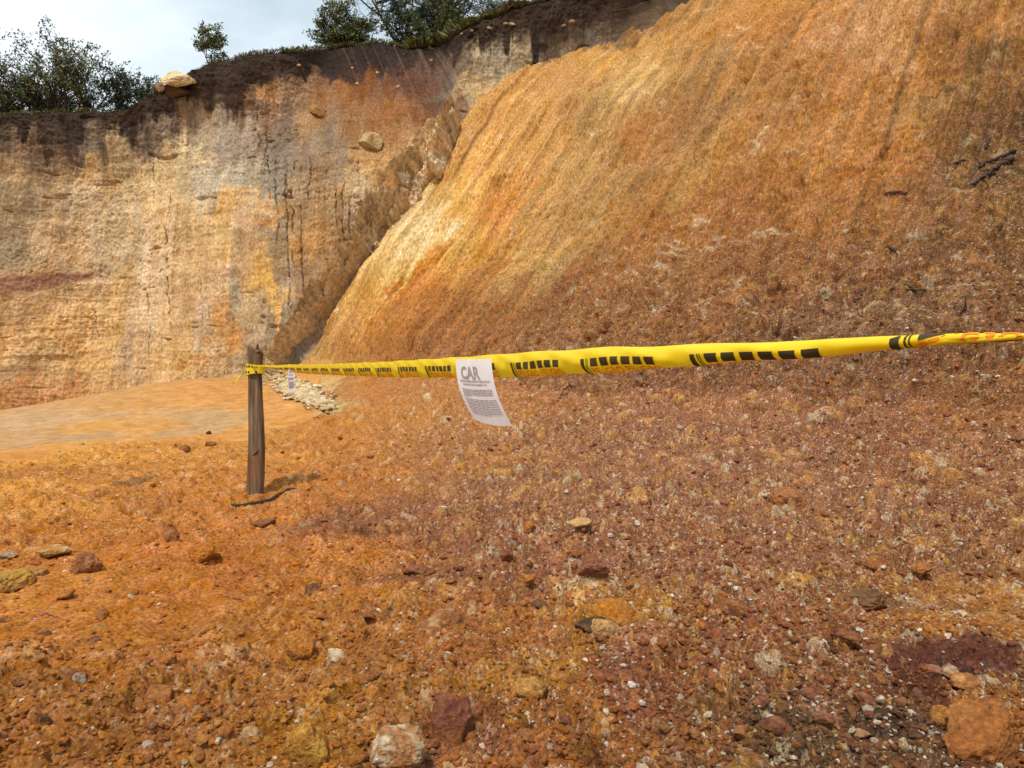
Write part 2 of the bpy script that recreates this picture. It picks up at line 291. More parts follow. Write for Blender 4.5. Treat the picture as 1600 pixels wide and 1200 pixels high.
M_BARK, _, _ = attr_mat('bark', .9, 25, .6, 1.4, .5, .01)
M_OUT, _, _ = attr_mat('outcrop_rock', .85, 7, .5, 1.5, 1., .12)
# ------------------------------------------------------------------ land surface detail
def land_point(x, y, want_col=False):
    """displaced position of the land over (x, y)"""
    e = .05; z = H(x, y); gx = (H(x+e, y)-H(x-e, y))/(2*e); gy = (H(x, y+e)-H(x, y-e))/(2*e)
    n = np.stack([-gx, -gy, np.ones_like(z)], 1); n /= np.linalg.norm(n, axis=1)[:, None]
    P = np.stack([x, y, z], 1); s, d = sd_of(x, y)
    r = np.hypot(x, y)
    slope = sm(-.3, 1.2, d)
    right = sm(3, 13, s)                     # the nearer, rougher part of the slope
    sand = sand_mask(P)
    flow = np.stack([s, d*1.9], 1)
    # smooth vehicle-worn earth on the left of the foreground and at the far right
    smooth_l = sm(-.9, -2.2, x)*sm(7.5, 4.5, y)*sm(3.2, 4.2, y)
    smooth_r = np.exp(-(((x-3.0)/.8)**2+((y-4.3)/.5)**2))
    rough = (1-sand*.93)*(1-.6*smooth_l)*(1-.7*smooth_r)*(1-slope*.3*(1-right))
    calm = slope*sm(1.8, 4.5, z)*(1-.45*right); rough = rough*(1-.62*calm)
    big = fbm(P, .45, 3)*.16*(1-sand*.6)+slope*fbm(P, .3, 3, off=9)*.45
    med = fbm(P, 1.7, 3, .55, off=4)*.055*(1-.2*slope)
    fin = fbm(P, 7, 4, .62, off=8)*.042*(1-.45*slope)*np.maximum(sm(13, 7, y), .35)
    fine2 = fbm(P, 34, 3, .65, off=2)*.016*np.maximum(sm(6, 3, y), slope*.5)
    disp = big+(med+fin+fine2)*rough
    rid = fbm(P, 2.6, 4, .6, True, 13); disp += rough*sm(0, .9, rid)*.04*(1-.5*slope)
    disp -= rough*sm(.42, .75, fbm(P, 3.4, 4, .62, True, 17))*.05*(1+slope)
    idc = np.zeros(len(P)); rub = np.clip((1-sand)*(.35+.65*np.clip(1.2*right*slope+(1-slope)*sm(-1.5, 1.5, x+.22*(y-4)+.6*fbm(P, .8, 3)), 0, 1)), 0, 1)
    rub *= (1-.75*smooth_l)*(1-.6*smooth_r)*(1-.85*slope*(1-right))*(1-.55*slope*sm(3.5, 7, z))
    m = (y < 19) & (sand < .5)
    if m.any():
        Pm = P[m]; dm = np.zeros(m.sum()); cid = np.zeros(m.sum()); far = sm(6, 11, r[m])
        lay = 2.6*far+(1-far)
        for k, (cell, amp) in enumerate(((.40, .85), (.17, 1.1), (.08, .95), (.042, .7))):
            Wp = Pm+np.stack([fbm(Pm, 1.8/cell, 3, off=o) for o in (1., 9., 15.)], 1)*cell*.28
            f, i_, ox = worley(Wp, 1/cell, off=k*7.3)
            th = (.56, .34, .35, .3)[k]; on = sm(th, th+.12, i_)
            tl = ox[:, 0]*np.sin(i_*91)+ox[:, 1]*np.cos(i_*91); t2 = ox[:, 0]*np.sin(i_*37+2)+ox[:, 1]*np.cos(i_*37+2)
            b_ = np.clip(np.minimum(np.minimum(.62-f*1.15, .40+.55*tl), .36+.6*t2)*1.25, 0, .6)*amp*cell*on*(.5+i_*.7)
            if cell < .06: b_ = b_*(1-far)
            b_ = np.minimum(b_, .13)
            dm = np.maximum(dm, b_)+.35*np.minimum(dm, b_)
            cid = np.where(b_ > .2*cell*amp, i_+k, cid)
        disp[m] += dm*(rough[m]**1.3)*(.35+.65*rub[m])*(1-.85*slope[m]*(1-right[m]))*(1-.5*slope[m])*(1-.7*slope[m]*sm(2.5, 6, z[m])); idc[m] = cid
    # teeth marks of the digger running down the slope
    fp = np.stack([s*2.4+.22*fbm(P, .5, 2), d*.09, 0*s], 1)
    g = fbm(fp, 1., 3, .5, True, 21); gm = slope*sm(-.3, .2, fbm(P, .35, 2, off=40)+.1)
    disp += gm*g*.22+gm*.05*fbm(np.stack([s*7+.4*fbm(P, .7, 2), d*.12, 0*s], 1), 1., 2, .5, True, 121)
    pn = fbm(np.stack([s*1.6, d*1.1, P[:, 2]*.3], 1), 1., 4, .62, False, 61); disp -= slope*sm(.34, .48, pn)*(.12+.12*right)*(1-.4*calm)
    fp2 = np.stack([s*.6, d*.5, P[:, 2]*.8], 1)
    disp += slope*fbm(fp2, 1.6, 4, .6, True, 33)*.06*(1-.35*right)*(1-.6*calm)
    # ledges and slumps on the right-hand slope
    disp += slope*right*np.clip(fbm(P, 1.1, 4, .6, True, 51), 0, 1)*.10
    Q = P+n*disp[:, None]
    return Q, flow, rub, sand, slope, right, idc, smooth_l, P
SB = np.array([(-400, 735), (0, 716), (60, 712), (130, 700), (200, 694), (300, 690), (380, 690), (430, 676), (480, 656), (500, 640)], float)
SBw = hit(SB[:, 0], SB[:, 1])
def sand_mask(P):
    # sand lies beyond a wandering line on the ground, up to the wall
    px = P[:, 0]/P[:, 1]; yb = np.interp(px, SBw[:, 0]/SBw[:, 1], SBw[:, 1], right=60.)
    s, d = sd_of(P[:, 0], P[:, 1])
    nz = fbm(P*np.array([.5, 1, 1]), 1.1, 4, .6, off=71)*1.3
    return sm(-.25, .25, P[:, 1]-yb+nz)*sm(.5, -.1, d+.3*nz)
SOILP = []
for (px, py, hw, hh, c_, st_) in ((1480, 1058, 110, 26, (112, 58, 40), .95), (1425, 1105, 26, 40, (116, 62, 44), .9), (1200, 1160, 70, 22, (72, 56, 40), .8), (1380, 1165, 60, 28, (84, 64, 46), .75), (1500, 1090, 40, 14, (66, 54, 44), .8), (1350, 958, 36, 12, (104, 86, 66), .8), (1510, 958, 60, 7, (96, 78, 52), .6), (210, 752, 26, 8, (110, 88, 64), .6)):
    c0 = hit([px], [py])[0]; c1 = hit([px+hw], [py])[0]; c2_ = hit([px], [py-hh])[0]; SOILP.append((c0[0], c0[1], abs(c1[0]-c0[0]), abs(c2_[1]-c0[1]), c_, st_))
# ------------------------------------------------------------------ build ground + hillside
def build_land():
    nr = 1400; u = np.tan(np.radians(np.concatenate([np.linspace(-47, -39.1, 80), np.linspace(-39, 39, 920), np.linspace(39.1, 53, 120)]))); nc = len(u)
    K = 900
    rr = np.geomspace(.9, 44, K)
    Y = rr[:, None]*np.ones((1, nc)); X = Y*u[None]
    Z = H(X.ravel(), Y.ravel()).reshape(K, nc)
    ang = np.arctan((Z-CAMZ)/Y/np.sqrt(1+u**2))
    met = np.hypot(np.diff(ang, axis=0), .34*np.diff(np.log(Y), axis=0))
    ywv = yw(u[None]*F+800, Z); inside = Y < ywv+.9
    cum = np.concatenate([np.zeros((1, nc)), np.cumsum(met, 0)], 0)
    last = np.where(inside.all(0), K-1, inside.argmin(0)); rend = rr[last]
    pad = np.pad(rend, 24, 'edge'); rmx = np.array([pad[c:c+49].max() for c in range(nc)]); rend = np.convolve(np.pad(rmx, 30, 'edge'), np.ones(61)/61, 'valid')
    G = np.zeros((nr, nc))
    for c in range(nc):
        ce = np.interp(rend[c], rr, cum[:, c]); G[:, c] = np.interp(np.linspace(0, ce, nr), cum[:, c], rr)
    Gp = np.pad(G, ((0, 0), (30, 30)), 'edge'); cs_ = np.cumsum(np.pad(Gp, ((0, 0), (1, 0))), 1); G = (cs_[:, 61:]-cs_[:, :-61])/61
    Gp = np.pad(G, ((0, 0), (12, 12)), 'edge'); cs_ = np.cumsum(np.pad(Gp, ((0, 0), (1, 0))), 1); G = (cs_[:, 25:]-cs_[:, :-25])/25
    Yg = G.ravel(); Xg = (G*u[None]).ravel()
    Q, flow, rub, sand, slope, right, idc, sl, P = land_point(Xg, Yg)
    ds_ = fbm(np.stack([flow[:, 0]*2.2, flow[:, 1]*.10, 0*sand], 1), 1., 4, .6, off=141)*slope
    upv = np.array([NX*.55, NY*.55, .83])
    col = soil(P, CP_G, CC_G, extra=ds_[:, None]*upv*1.7*np.clip(P[:, 1:2]/20, .2, 1)); cs = soil(P, CP_S, CC_S)
    stk = fbm(np.stack([flow[:, 0]*3.4, flow[:, 1]*.07, 0*sand], 1), 1., 3, .6, off=143)*.5+fbm(np.stack([flow[:, 0]*9, flow[:, 1]*.16, 0*sand], 1), 1., 3, .6, off=145)*.22
    col = col*(1+stk*slope*sm(-.35, .15, fbm(P, .4, 2, off=147)))[:, None]
    sp = P[:, :1]*0+sand[:, None]
    col = col*(1-sp)+cs*sp
    # white and pink mineral seams along strata, dark damp patches, rust blotches
    v = P@np.array([.25, .15, .9]); se = np.abs(fbm(P*np.array([.5, .5, 1.3]), .55, 4, .6, off=91))
    seam = sm(.035, .0, se)*sm(.05, .35, fbm(P, .6, 3, off=93))*slope
    col = col*(1-.55*seam[:, None])+lin((232, 205, 165))*.55*seam[:, None]
    blo = sm(.2, .5, fbm(P, .8, 4, .65, off=95))*slope*.45
    col = col*(1-blo[:, None])+col*np.array([.98, .82, .66])*blo[:, None]
    for (mx_, my_, ax, ay, cc_, st_2) in SOILP:
        e = np.hypot((P[:, 0]-mx_)/ax, (P[:, 1]-my_)/ay)+.45*fbm(P, 3.5, 4, .65, off=mx_); k2 = (sm(1.05, .85, e)*st_2*(slope < .5))[:, None]; col = col*(1-k2)+lin(cc_)*ALB*.85*k2; rub = rub*(1-.9*k2[:, 0]); idc = np.where(k2[:, 0] > .4, 0, idc)
    # tint of each half-buried clod
    k = (idc > 0) & (sand < .3); ff = (idc*7.31) % 1
    tin = np.array([lin(c) for c in ((205, 138, 60), (146, 94, 66), (170, 110, 76), (218, 196, 156), (200, 146, 56), (128, 86, 64), (170, 114, 66), (188, 128, 62))])
    tc_ = tin[(ff*8).astype(int)]; wk = (k*(.55*rub+.08))[:, None]*np.where((ff*8).astype(int) == 3, .75, .8)[:, None]
    col = col*(1-wk)+tc_*wk
    dirt = fbm(P, 5, 4, .7, off=97); col = col*(1+.16*dirt)[:, None]
    Fq = grid_faces(nr, nc)
    fs = sand[Fq].mean(1); fsl = sd_of(P[:, 0], P[:, 1])[1]+.5*fbm(P, .8, 3, off=99); fsl = fsl[Fq].mean(1)
    yall = yw(P[:, 0]/P[:, 1]*F+800, P[:, 2])
    keep = (P[:, 1] < yall+.88)[Fq].all(1)
    for name, m, mat in (('sand', (fs > .5), M_SAND), ('ground', (fs <= .5) & (fsl <= .2), M_GROUND), ('hillside', (fs <= .5) & (fsl > .2), M_SLOPE)):
        V, f, c, fl, rb = submesh(Q, Fq, m & keep, col, flow, rub)
        me = make_mesh(name, V, f, mat, c, fl, True, {'rub': rb}); link(name, me, kind='structure')
ALB = .74
CC_G *= ALB; CC_S *= ALB; CC_W *= ALB
build_land()
# ground sheet reaching away on every side, lower than the detailed land
def plain_sheet():
    n = 120; g = np.linspace(-1, 1, n); g = np.sign(g)*np.abs(g)**2*160
    X, Y = np.meshgrid(g, g); z = -.35+0*X
    V = np.stack([X.ravel(), Y.ravel(), z.ravel()], 1); V[:, 2] += fbm(V, .1, 3)*.1
    c = np.tile(lin((175, 112, 60))*ALB, (len(V), 1)); V[:, 2] -= .4; link('ground', make_mesh('ground', V, grid_faces(n, n), M_GROUND, c, V[:, :2], True, {'rub': np.ones(len(V))*.4}), kind='structure')
plain_sheet()
def side_land():
    xs_ = np.arange(-45, 38, .22); ys_ = np.arange(-8, 40, .22); X, Y = np.meshgrid(xs_, ys_); x, y = X.ravel(), Y.ravel(); yy = np.maximum(y, .3)
    Q, flow, rub, sand, slope, right, idc, sl, P = land_point(x, y)
    az = np.degrees(np.arctan2(x, y)); inside = (az > -46) & (az < 52) & (np.hypot(x, y) > 1.4); Q[:, 2] -= inside*.8
    col = soil(P, CP_G, CC_G); Fq = grid_faces(len(ys_), len(xs_))
    ok = (y < np.where(y > 8, yw(np.clip(x/yy*F+800, -1300, 2800), P[:, 2])+.6, 99)) & (P[:, 2] < 26); deep = (az > -44) & (az < 50) & (np.hypot(x, y) > 2.2)
    V, f, c, fl, rb = submesh(Q, Fq, ok[Fq].all(1) & ~deep[Fq].all(1), col, flow, rub)
    link('ground', make_mesh('ground', V, f, M_GROUND, c, fl, True, {'rub': rb}), kind='structure')
side_land()
# ------------------------------------------------------------------ far quarry wall
CRACKS = [(262, 330, 530, 2.2), (240, 240, 330, 1.3), (267, 290, 350, 1.2), (345, 230, 300, 1.0), (425, 230, 340, 1.8), (436, 250, 400, 2.0), (452, 270, 500, 2.6), (461, 250, 430, 2.4), (474, 300, 470, 2.2), (487, 240, 340, 1.4), (529, 290, 400, 1.8), (538, 280, 420, 1.8), (547, 300, 420, 1.5),
 (68, 465, 515, 1.8), (103, 440, 505, 1.6), (20, 470, 500, 1.2), (230, 430, 570, 1.6), (110, 300, 350, 1.2), (60, 320, 350, 1.2), (128, 310, 390, 1.1), (96, 340, 400, 1.0), (175, 480, 560, 1.0), (330, 470, 560, 1.2), (318, 430, 520, 1.0), (195, 290, 330, 1.2), (405, 160, 260, 2.), (418, 190, 280, 1.6), (560, 240, 330, 1.3), (300, 400, 440, 1.2), (150, 470, 540, 1.)]
def wall_disp(P, px, z, zr):
    x = P[:, 0]; q = np.stack([x, 0*x, z], 1)
    dn = zr-z
    d = fbm(q, .22, 3, off=5)*.45
    d += fbm(q, .9, 4, .6, off=15)*.16
    d += fbm(q*np.array([1.25, 1, .8]), 4., 5, .68, True, 25)*.085*(.35+.65*sm(-.25, .3, fbm(q, .45, 2, off=27)))
    left = sm(420, 330, px)
    # strata: broken, nearly level ledges
    lz = z*1.0-.06*x+.5*fbm(q, .3, 2, off=35)
    st = fbm(np.stack([x*.28, 0*x, lz*2.1], 1), 1., 4, .6, True, 45); d += np.clip(st, -.2, 1)*.07*(.5+.5*sm(-.2, .3, fbm(q, .25, 2, off=47)))
    lev = fbm(np.stack([x*.55, 0*x, lz*3.2], 1), 1., 3, .55, True, 145); d -= sm(.86, .97, lev)*.08*sm(-.1, .25, fbm(q, .5, 2, off=147))
    # digger grooves, upright
    gr = fbm(np.stack([x*2.2, 0*x, z*.10], 1), 1., 3, .5, True, 55); gm = sm(-.1, .35, fbm(q, .35, 2, off=57)); d += gr*.08*gm
    bg = sm(130, 150, px)*sm(345, 325, px)*sm(3.1, 2.2, z+.5*fbm(q, 1, 2, off=58)); d += bg*(fbm(np.stack([x*1.35, 0*x, z*.05], 1), 1., 2, .4, True, 59))*.16
    d += .04*fbm(np.stack([x*5., 0*x, z*.7], 1), 1., 3, .6, True, 155)*sm(0, .4, fbm(q, .5, 2, off=157))
    # open upright cracks
    pyy = 585-(z-CAMZ)*F/P[:, 1]; wob = 7*fbm(q, .9, 3, off=65)+4*fbm(q, 4, 3, off=66); ck = np.zeros(len(P)); sxp = P[:, 0]/P[:, 1]*F+800
    for (cx_, y0, y1, w__) in CRACKS:
        m_ = (np.abs(sxp-cx_) < 14)
        if not m_.any(): continue
        tpr = sm(y0, y0+25, pyy[m_])*sm(y1, y1-30, pyy[m_])*sm(-.35, .0, fbm(q[m_], 2.5, 2, off=cx_))
        ck[m_] = np.maximum(ck[m_], sm(w__*.62*tpr+.05, w__*.15*tpr, np.abs(sxp[m_]-cx_-wob[m_]-.02*(pyy[m_]-y0)))*np.minimum(tpr*1.4, 1))
    d -= ck*.10; ck2 = 0*ck
    # crumbly shelves near the turf
    d += sm(2.2, .6, dn)*(.22+.16*fbm(q, 2.2, 4, .65, off=75))
    d -= sm(1.6, 2.6, dn)*sm(3.6, 2.6, dn)*.12
    # little caves under ledges
    hl = fbm(np.stack([x*1.1, 0*x, z*2.6], 1), 1., 3, .6, False, 85); d -= sm(.45, .65, hl)*.14
    # the bank leaning back in the red bowl stays smoother, with slanting teeth marks
    bowl = sm(455, 520, px)*sm(735, 690, px)*sm(9.6, 10.6, z)
    tm = fbm(np.stack([(x+.42*z)*3.9, 0*x, z*.1], 1), 1., 2, .5, True, 87)
    d = d*(1-.5*bowl)+bowl*tm*.08
    return d, ck+ck2, bowl, tm, st
def build_wall():
    nc, nr = 1150, 620
    px = np.concatenate([np.linspace(-1300, -60, 130), np.linspace(-55, 960, 950), np.linspace(975, 2800, 150)]); u = (px-800)/F; nc = len(px)
    zr = rim_z(px); zb = -.6
    t = np.linspace(0, 1, nr)[:, None]
    Z = zb+(zr[None]-zb)*t; PX = np.broadcast_to(px[None], Z.shape); Y = yw(PX, Z); X = u[None]*Y
    P = np.stack([X.ravel(), Y.ravel(), Z.ravel()], 1); pxf = PX.ravel(); zf = Z.ravel(); zrf = np.broadcast_to(zr[None], Z.shape).ravel()
    d, ck, bowl, tm, st = wall_disp(P, pxf, zf, zrf)
    fade = sm(0, .25, zrf-zf)
    Q = P.copy(); Q[:, 1] -= d*(.35+.65*fade); Q[:, 2] += d*.25*fade+(1-fade)*(0.14*fbm(P*np.array([1, 0, 0]), 1.3, 4, .6, off=3)+.07*fbm(P*np.array([1, 0, 0]), 6, 4, .65, off=3))
    dz_ = fbm(np.stack([P[:, 0]*3.0, 0*zf, zf*.15], 1), 1., 4, .6, off=151)
    col = soil(P, CP_W, CC_W, 3.4, .022, extra=np.stack([0*dz_, 0*dz_, dz_*1.3], 1))
    col = col*(1+.26*fbm(np.stack([P[:, 0]*5.5, 0*zf, zf*.12], 1), 1., 4, .65, off=153)+.20*fbm(np.stack([P[:, 0]*.22, 0*zf, zf*2.6-.1*P[:, 0]], 1), 1., 4, .6, off=155))[:, None]
    gy = .35*sm(-.1, .3, fbm(np.stack([P[:, 0]*.8, 0*zf, zf*.25], 1), 1., 3, .6, off=157))[:, None]; col = col*(1-gy)+col.mean(1)[:, None]*np.array([1.12, 1., .84])*gy
    x = P[:, 0]; q = np.stack([x, 0*x, zf], 1)
    # pale wash lines and dark drips running down, dust bands
    wsh = fbm(np.stack([x*1.3, 0*x, zf*.07], 1), 1., 3, .6, False, 111); wm = sm(.25, .5, wsh)*sm(9.5, 7, zf)*.35
    col = col*(1-wm[:, None])+lin((222, 186, 140))*ALB*wm[:, None]
    dn = zrf-zf; drip = fbm(np.stack([x*2.4, 0*x, zf*.16], 1), 1., 4, .6, False, 113); dm = sm(.0, .45, drip)*sm(4.8, 1.0, dn)*(1-bowl)*.6*sm(7, 9, zf)
    col = col*(1-dm[:, None])+lin((70, 56, 46))*ALB*dm[:, None]
    # topsoil layer under the turf
    tl_ = np.interp(pxf, [-800, 0, 200, 260, 330, 400, 480, 560, 640, 700, 760, 850, 900, 2500], [.7, .55, .55, .9, 1.2, 1.5, 1.3, 1.0, .7, .7, 1.1, 1.5, 1.6, 1.6])
    ts = sm(1.25, .75, dn/tl_+.45*fbm(q, 1.6, 4, .6, off=115)+.28*bowl*tm)
    tcol = lin((62, 46, 34))*ALB*(1+.5*fbm(q, 6, 4, .65, off=117))[:, None]
    col = col*(1-ts[:, None])+tcol*ts[:, None]
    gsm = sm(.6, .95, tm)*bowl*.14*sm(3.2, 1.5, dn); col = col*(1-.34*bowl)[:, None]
    col = col*(1-gsm[:, None])+lin((170, 140, 122))*ALB*gsm[:, None]
    ob = sm(.28, .5, fbm(q*np.array([.8, 1, 1.5]), .8, 4, .6, off=121))*sm(10, 7, zf)*.6
    col = col*(1-ob[:, None])+lin((200, 132, 52))*ALB*ob[:, None]
    pyw = 585-(zf-CAMZ)*F/P[:, 1]; sx = P[:, 0]/P[:, 1]*F+800
    mline = 455-.16*sx+10*fbm(q, .8, 3, off=131); mth = 11*sm(150, 90, sx)*(1+.9*fbm(q, 1.5, 4, .65, off=133))+2*sm(175, 140, sx)
    ms = sm(mth+5, mth-2, np.abs(pyw-mline+4))*sm(172, 130, sx+60*fbm(q, 1., 3, off=135))*.85
    col = col*(1-ms[:, None])+lin((142, 96, 76))*ALB*1.2*ms[:, None]
    col = col*(1-.45*np.clip(ck, 0, 1))[:, None]
    col = col*(1+.26*fbm(q, 5, 5, .75, off=123)+.14*fbm(q*np.array([1, 1, .25]), 6, 3, .6, off=223))[:, None]
    fl = np.stack([x, zf], 1)
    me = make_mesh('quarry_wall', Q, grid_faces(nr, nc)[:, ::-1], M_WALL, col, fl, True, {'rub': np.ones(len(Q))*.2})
    o = link('quarry_wall', me, label='tall tan and ochre earth wall cut upright at the back of the quarry, dark topsoil along its rim', cat='earth wall')
    # land on top of the wall
    top = Q.reshape(nr, nc, 3)[-1]; rows = []; n2 = 26
    for i in range(n2):
        k = (i/(n2-1))**1.8*60; r_ = top.copy(); f = (top[:, 1]+k)/top[:, 1]; r_[:, 0] *= f; r_[:, 1] += k
        r_[:, 2] += -.0*k - (.25+.0*k)*min(1, k)+np.clip(k-4, 0, 40)*-.03+.12*fbm(r_, 1.1, 3)*min(1, k); rows.append(r_)
    T = np.concatenate(rows); c = np.tile(lin((62, 52, 34))*ALB, (len(T), 1))*(1+.4*fbm(T, 2, 3))[:, None]
    link('plateau', make_mesh('plateau', T, grid_faces(n2, nc)[:, ::-1], M_GROUND, c, T[:, :2], True, {'rub': np.zeros(len(T))}), kind='structure')
    return px, top
WPX, WTOP = build_wall()
def rim_at(px, back=0.):
    p = np.array([np.interp(px, WPX, WTOP[:, k]) for k in range(3)]); f = (p[1]+back)/p[1]; p[0] *= f; p[1] += back; return p
def wall_at(px, py):
    u, v = ray_uv(px, py); y = 27.
    for _ in range(20): y = float(yw(np.array(float(px)), np.array(CAMZ+v*y)))
    P = np.array([[u*y, y, CAMZ+v*y]]); d = wall_disp(P, np.array([float(px)]), P[:, 2], rim_z(np.array([float(px)])))[0][0]
    return P[0]-np.array([0, d, 0])
# ------------------------------------------------------------------ rocks
def ico(sub):
    import bmesh
    bm = bmesh.new(); bmesh.ops.create_icosphere(bm, subdivisions=sub, radius=1.); bm.verts.ensure_lookup_table()
    V = np.array([v.co[:] for v in bm.verts]); Fc = np.array([[v.index for v in f.verts] for f in bm.faces]); bm.free(); return V, Fc
ICO = {k: ico(k) for k in (1, 2, 3, 4, 5)}
def rock_shape(sub, seed, flat=.65, ang=.5, cuts=9):
    V, Fc = ICO[sub]; V = V.copy(); rg = np.random.default_rng(seed)
    for _ in range(cuts):                       # planar facets knock the ball into a broken stone
        n = rg.normal(size=3); n /= np.linalg.norm(n); k = rg.uniform(.45, .85)
        dd = V@n; o = dd > k; V[o] -= np.outer((dd[o]-k)*(.6+.4*ang), n)
    V += V*(fbm(V, 1.4, 3, .6, off=seed*1.7)*.22)[:, None]
    if sub >= 3: V += V*(fbm(V, 4, 5, .7, off=seed*2.1)*.16-.05*np.abs(fbm(V, 2.2, 3, off=seed)))[:, None]
    V *= np.array([rg.uniform(.9, 1.25), rg.uniform(.75, 1.05), flat*rg.uniform(.85, 1.15)])
    return V, Fc
def rock_mesh(name, sub, seed, c, c2=None, flat=.65, spots=0., ang=.5, cuts=9, smooth=False, mat=None, raw=False):
    c = tuple(c) if raw else tuple(.52*a+.48*b for a, b in zip(c, (172, 118, 74)))
    V, Fc = rock_shape(sub, seed, flat, ang, cuts); base = lin(c)*ALB
    col = np.tile(base, (len(V), 1))
    if c2 is not None:
        k = sm(-.15, .35, fbm(V, 1.6, 3, off=seed+3)+spots)[:, None]; col = col*(1-k)+lin(c2)*ALB*k
    du = sm(.15, -.5, V[:, 2]/max(V[:, 2].max(), .1)+.5*fbm(V, 2.5, 3, off=seed+9))[:, None]*(.12 if raw else .6); col = col*(1-du)+lin((168, 108, 58))*ALB*du
    col = col*(1+.6*fbm(V, 5, 6, .78, off=seed))[:, None]; col = col*np.array([1.0, .98, .86])
    return make_mesh(name, V, Fc, mat or M_ROCK, col, None, smooth)
def land_at(px, py):
    h = hit([px], [py])[0]
    for _ in range(3):
        q = land_point(np.array([h[0]]), np.array([h[1]]))[0][0]
        u, v = ray_uv(px, py); err = CAMZ+v*q[1]-q[2]
        h[1] += 0 if abs(err) < .01 else 0
    return q
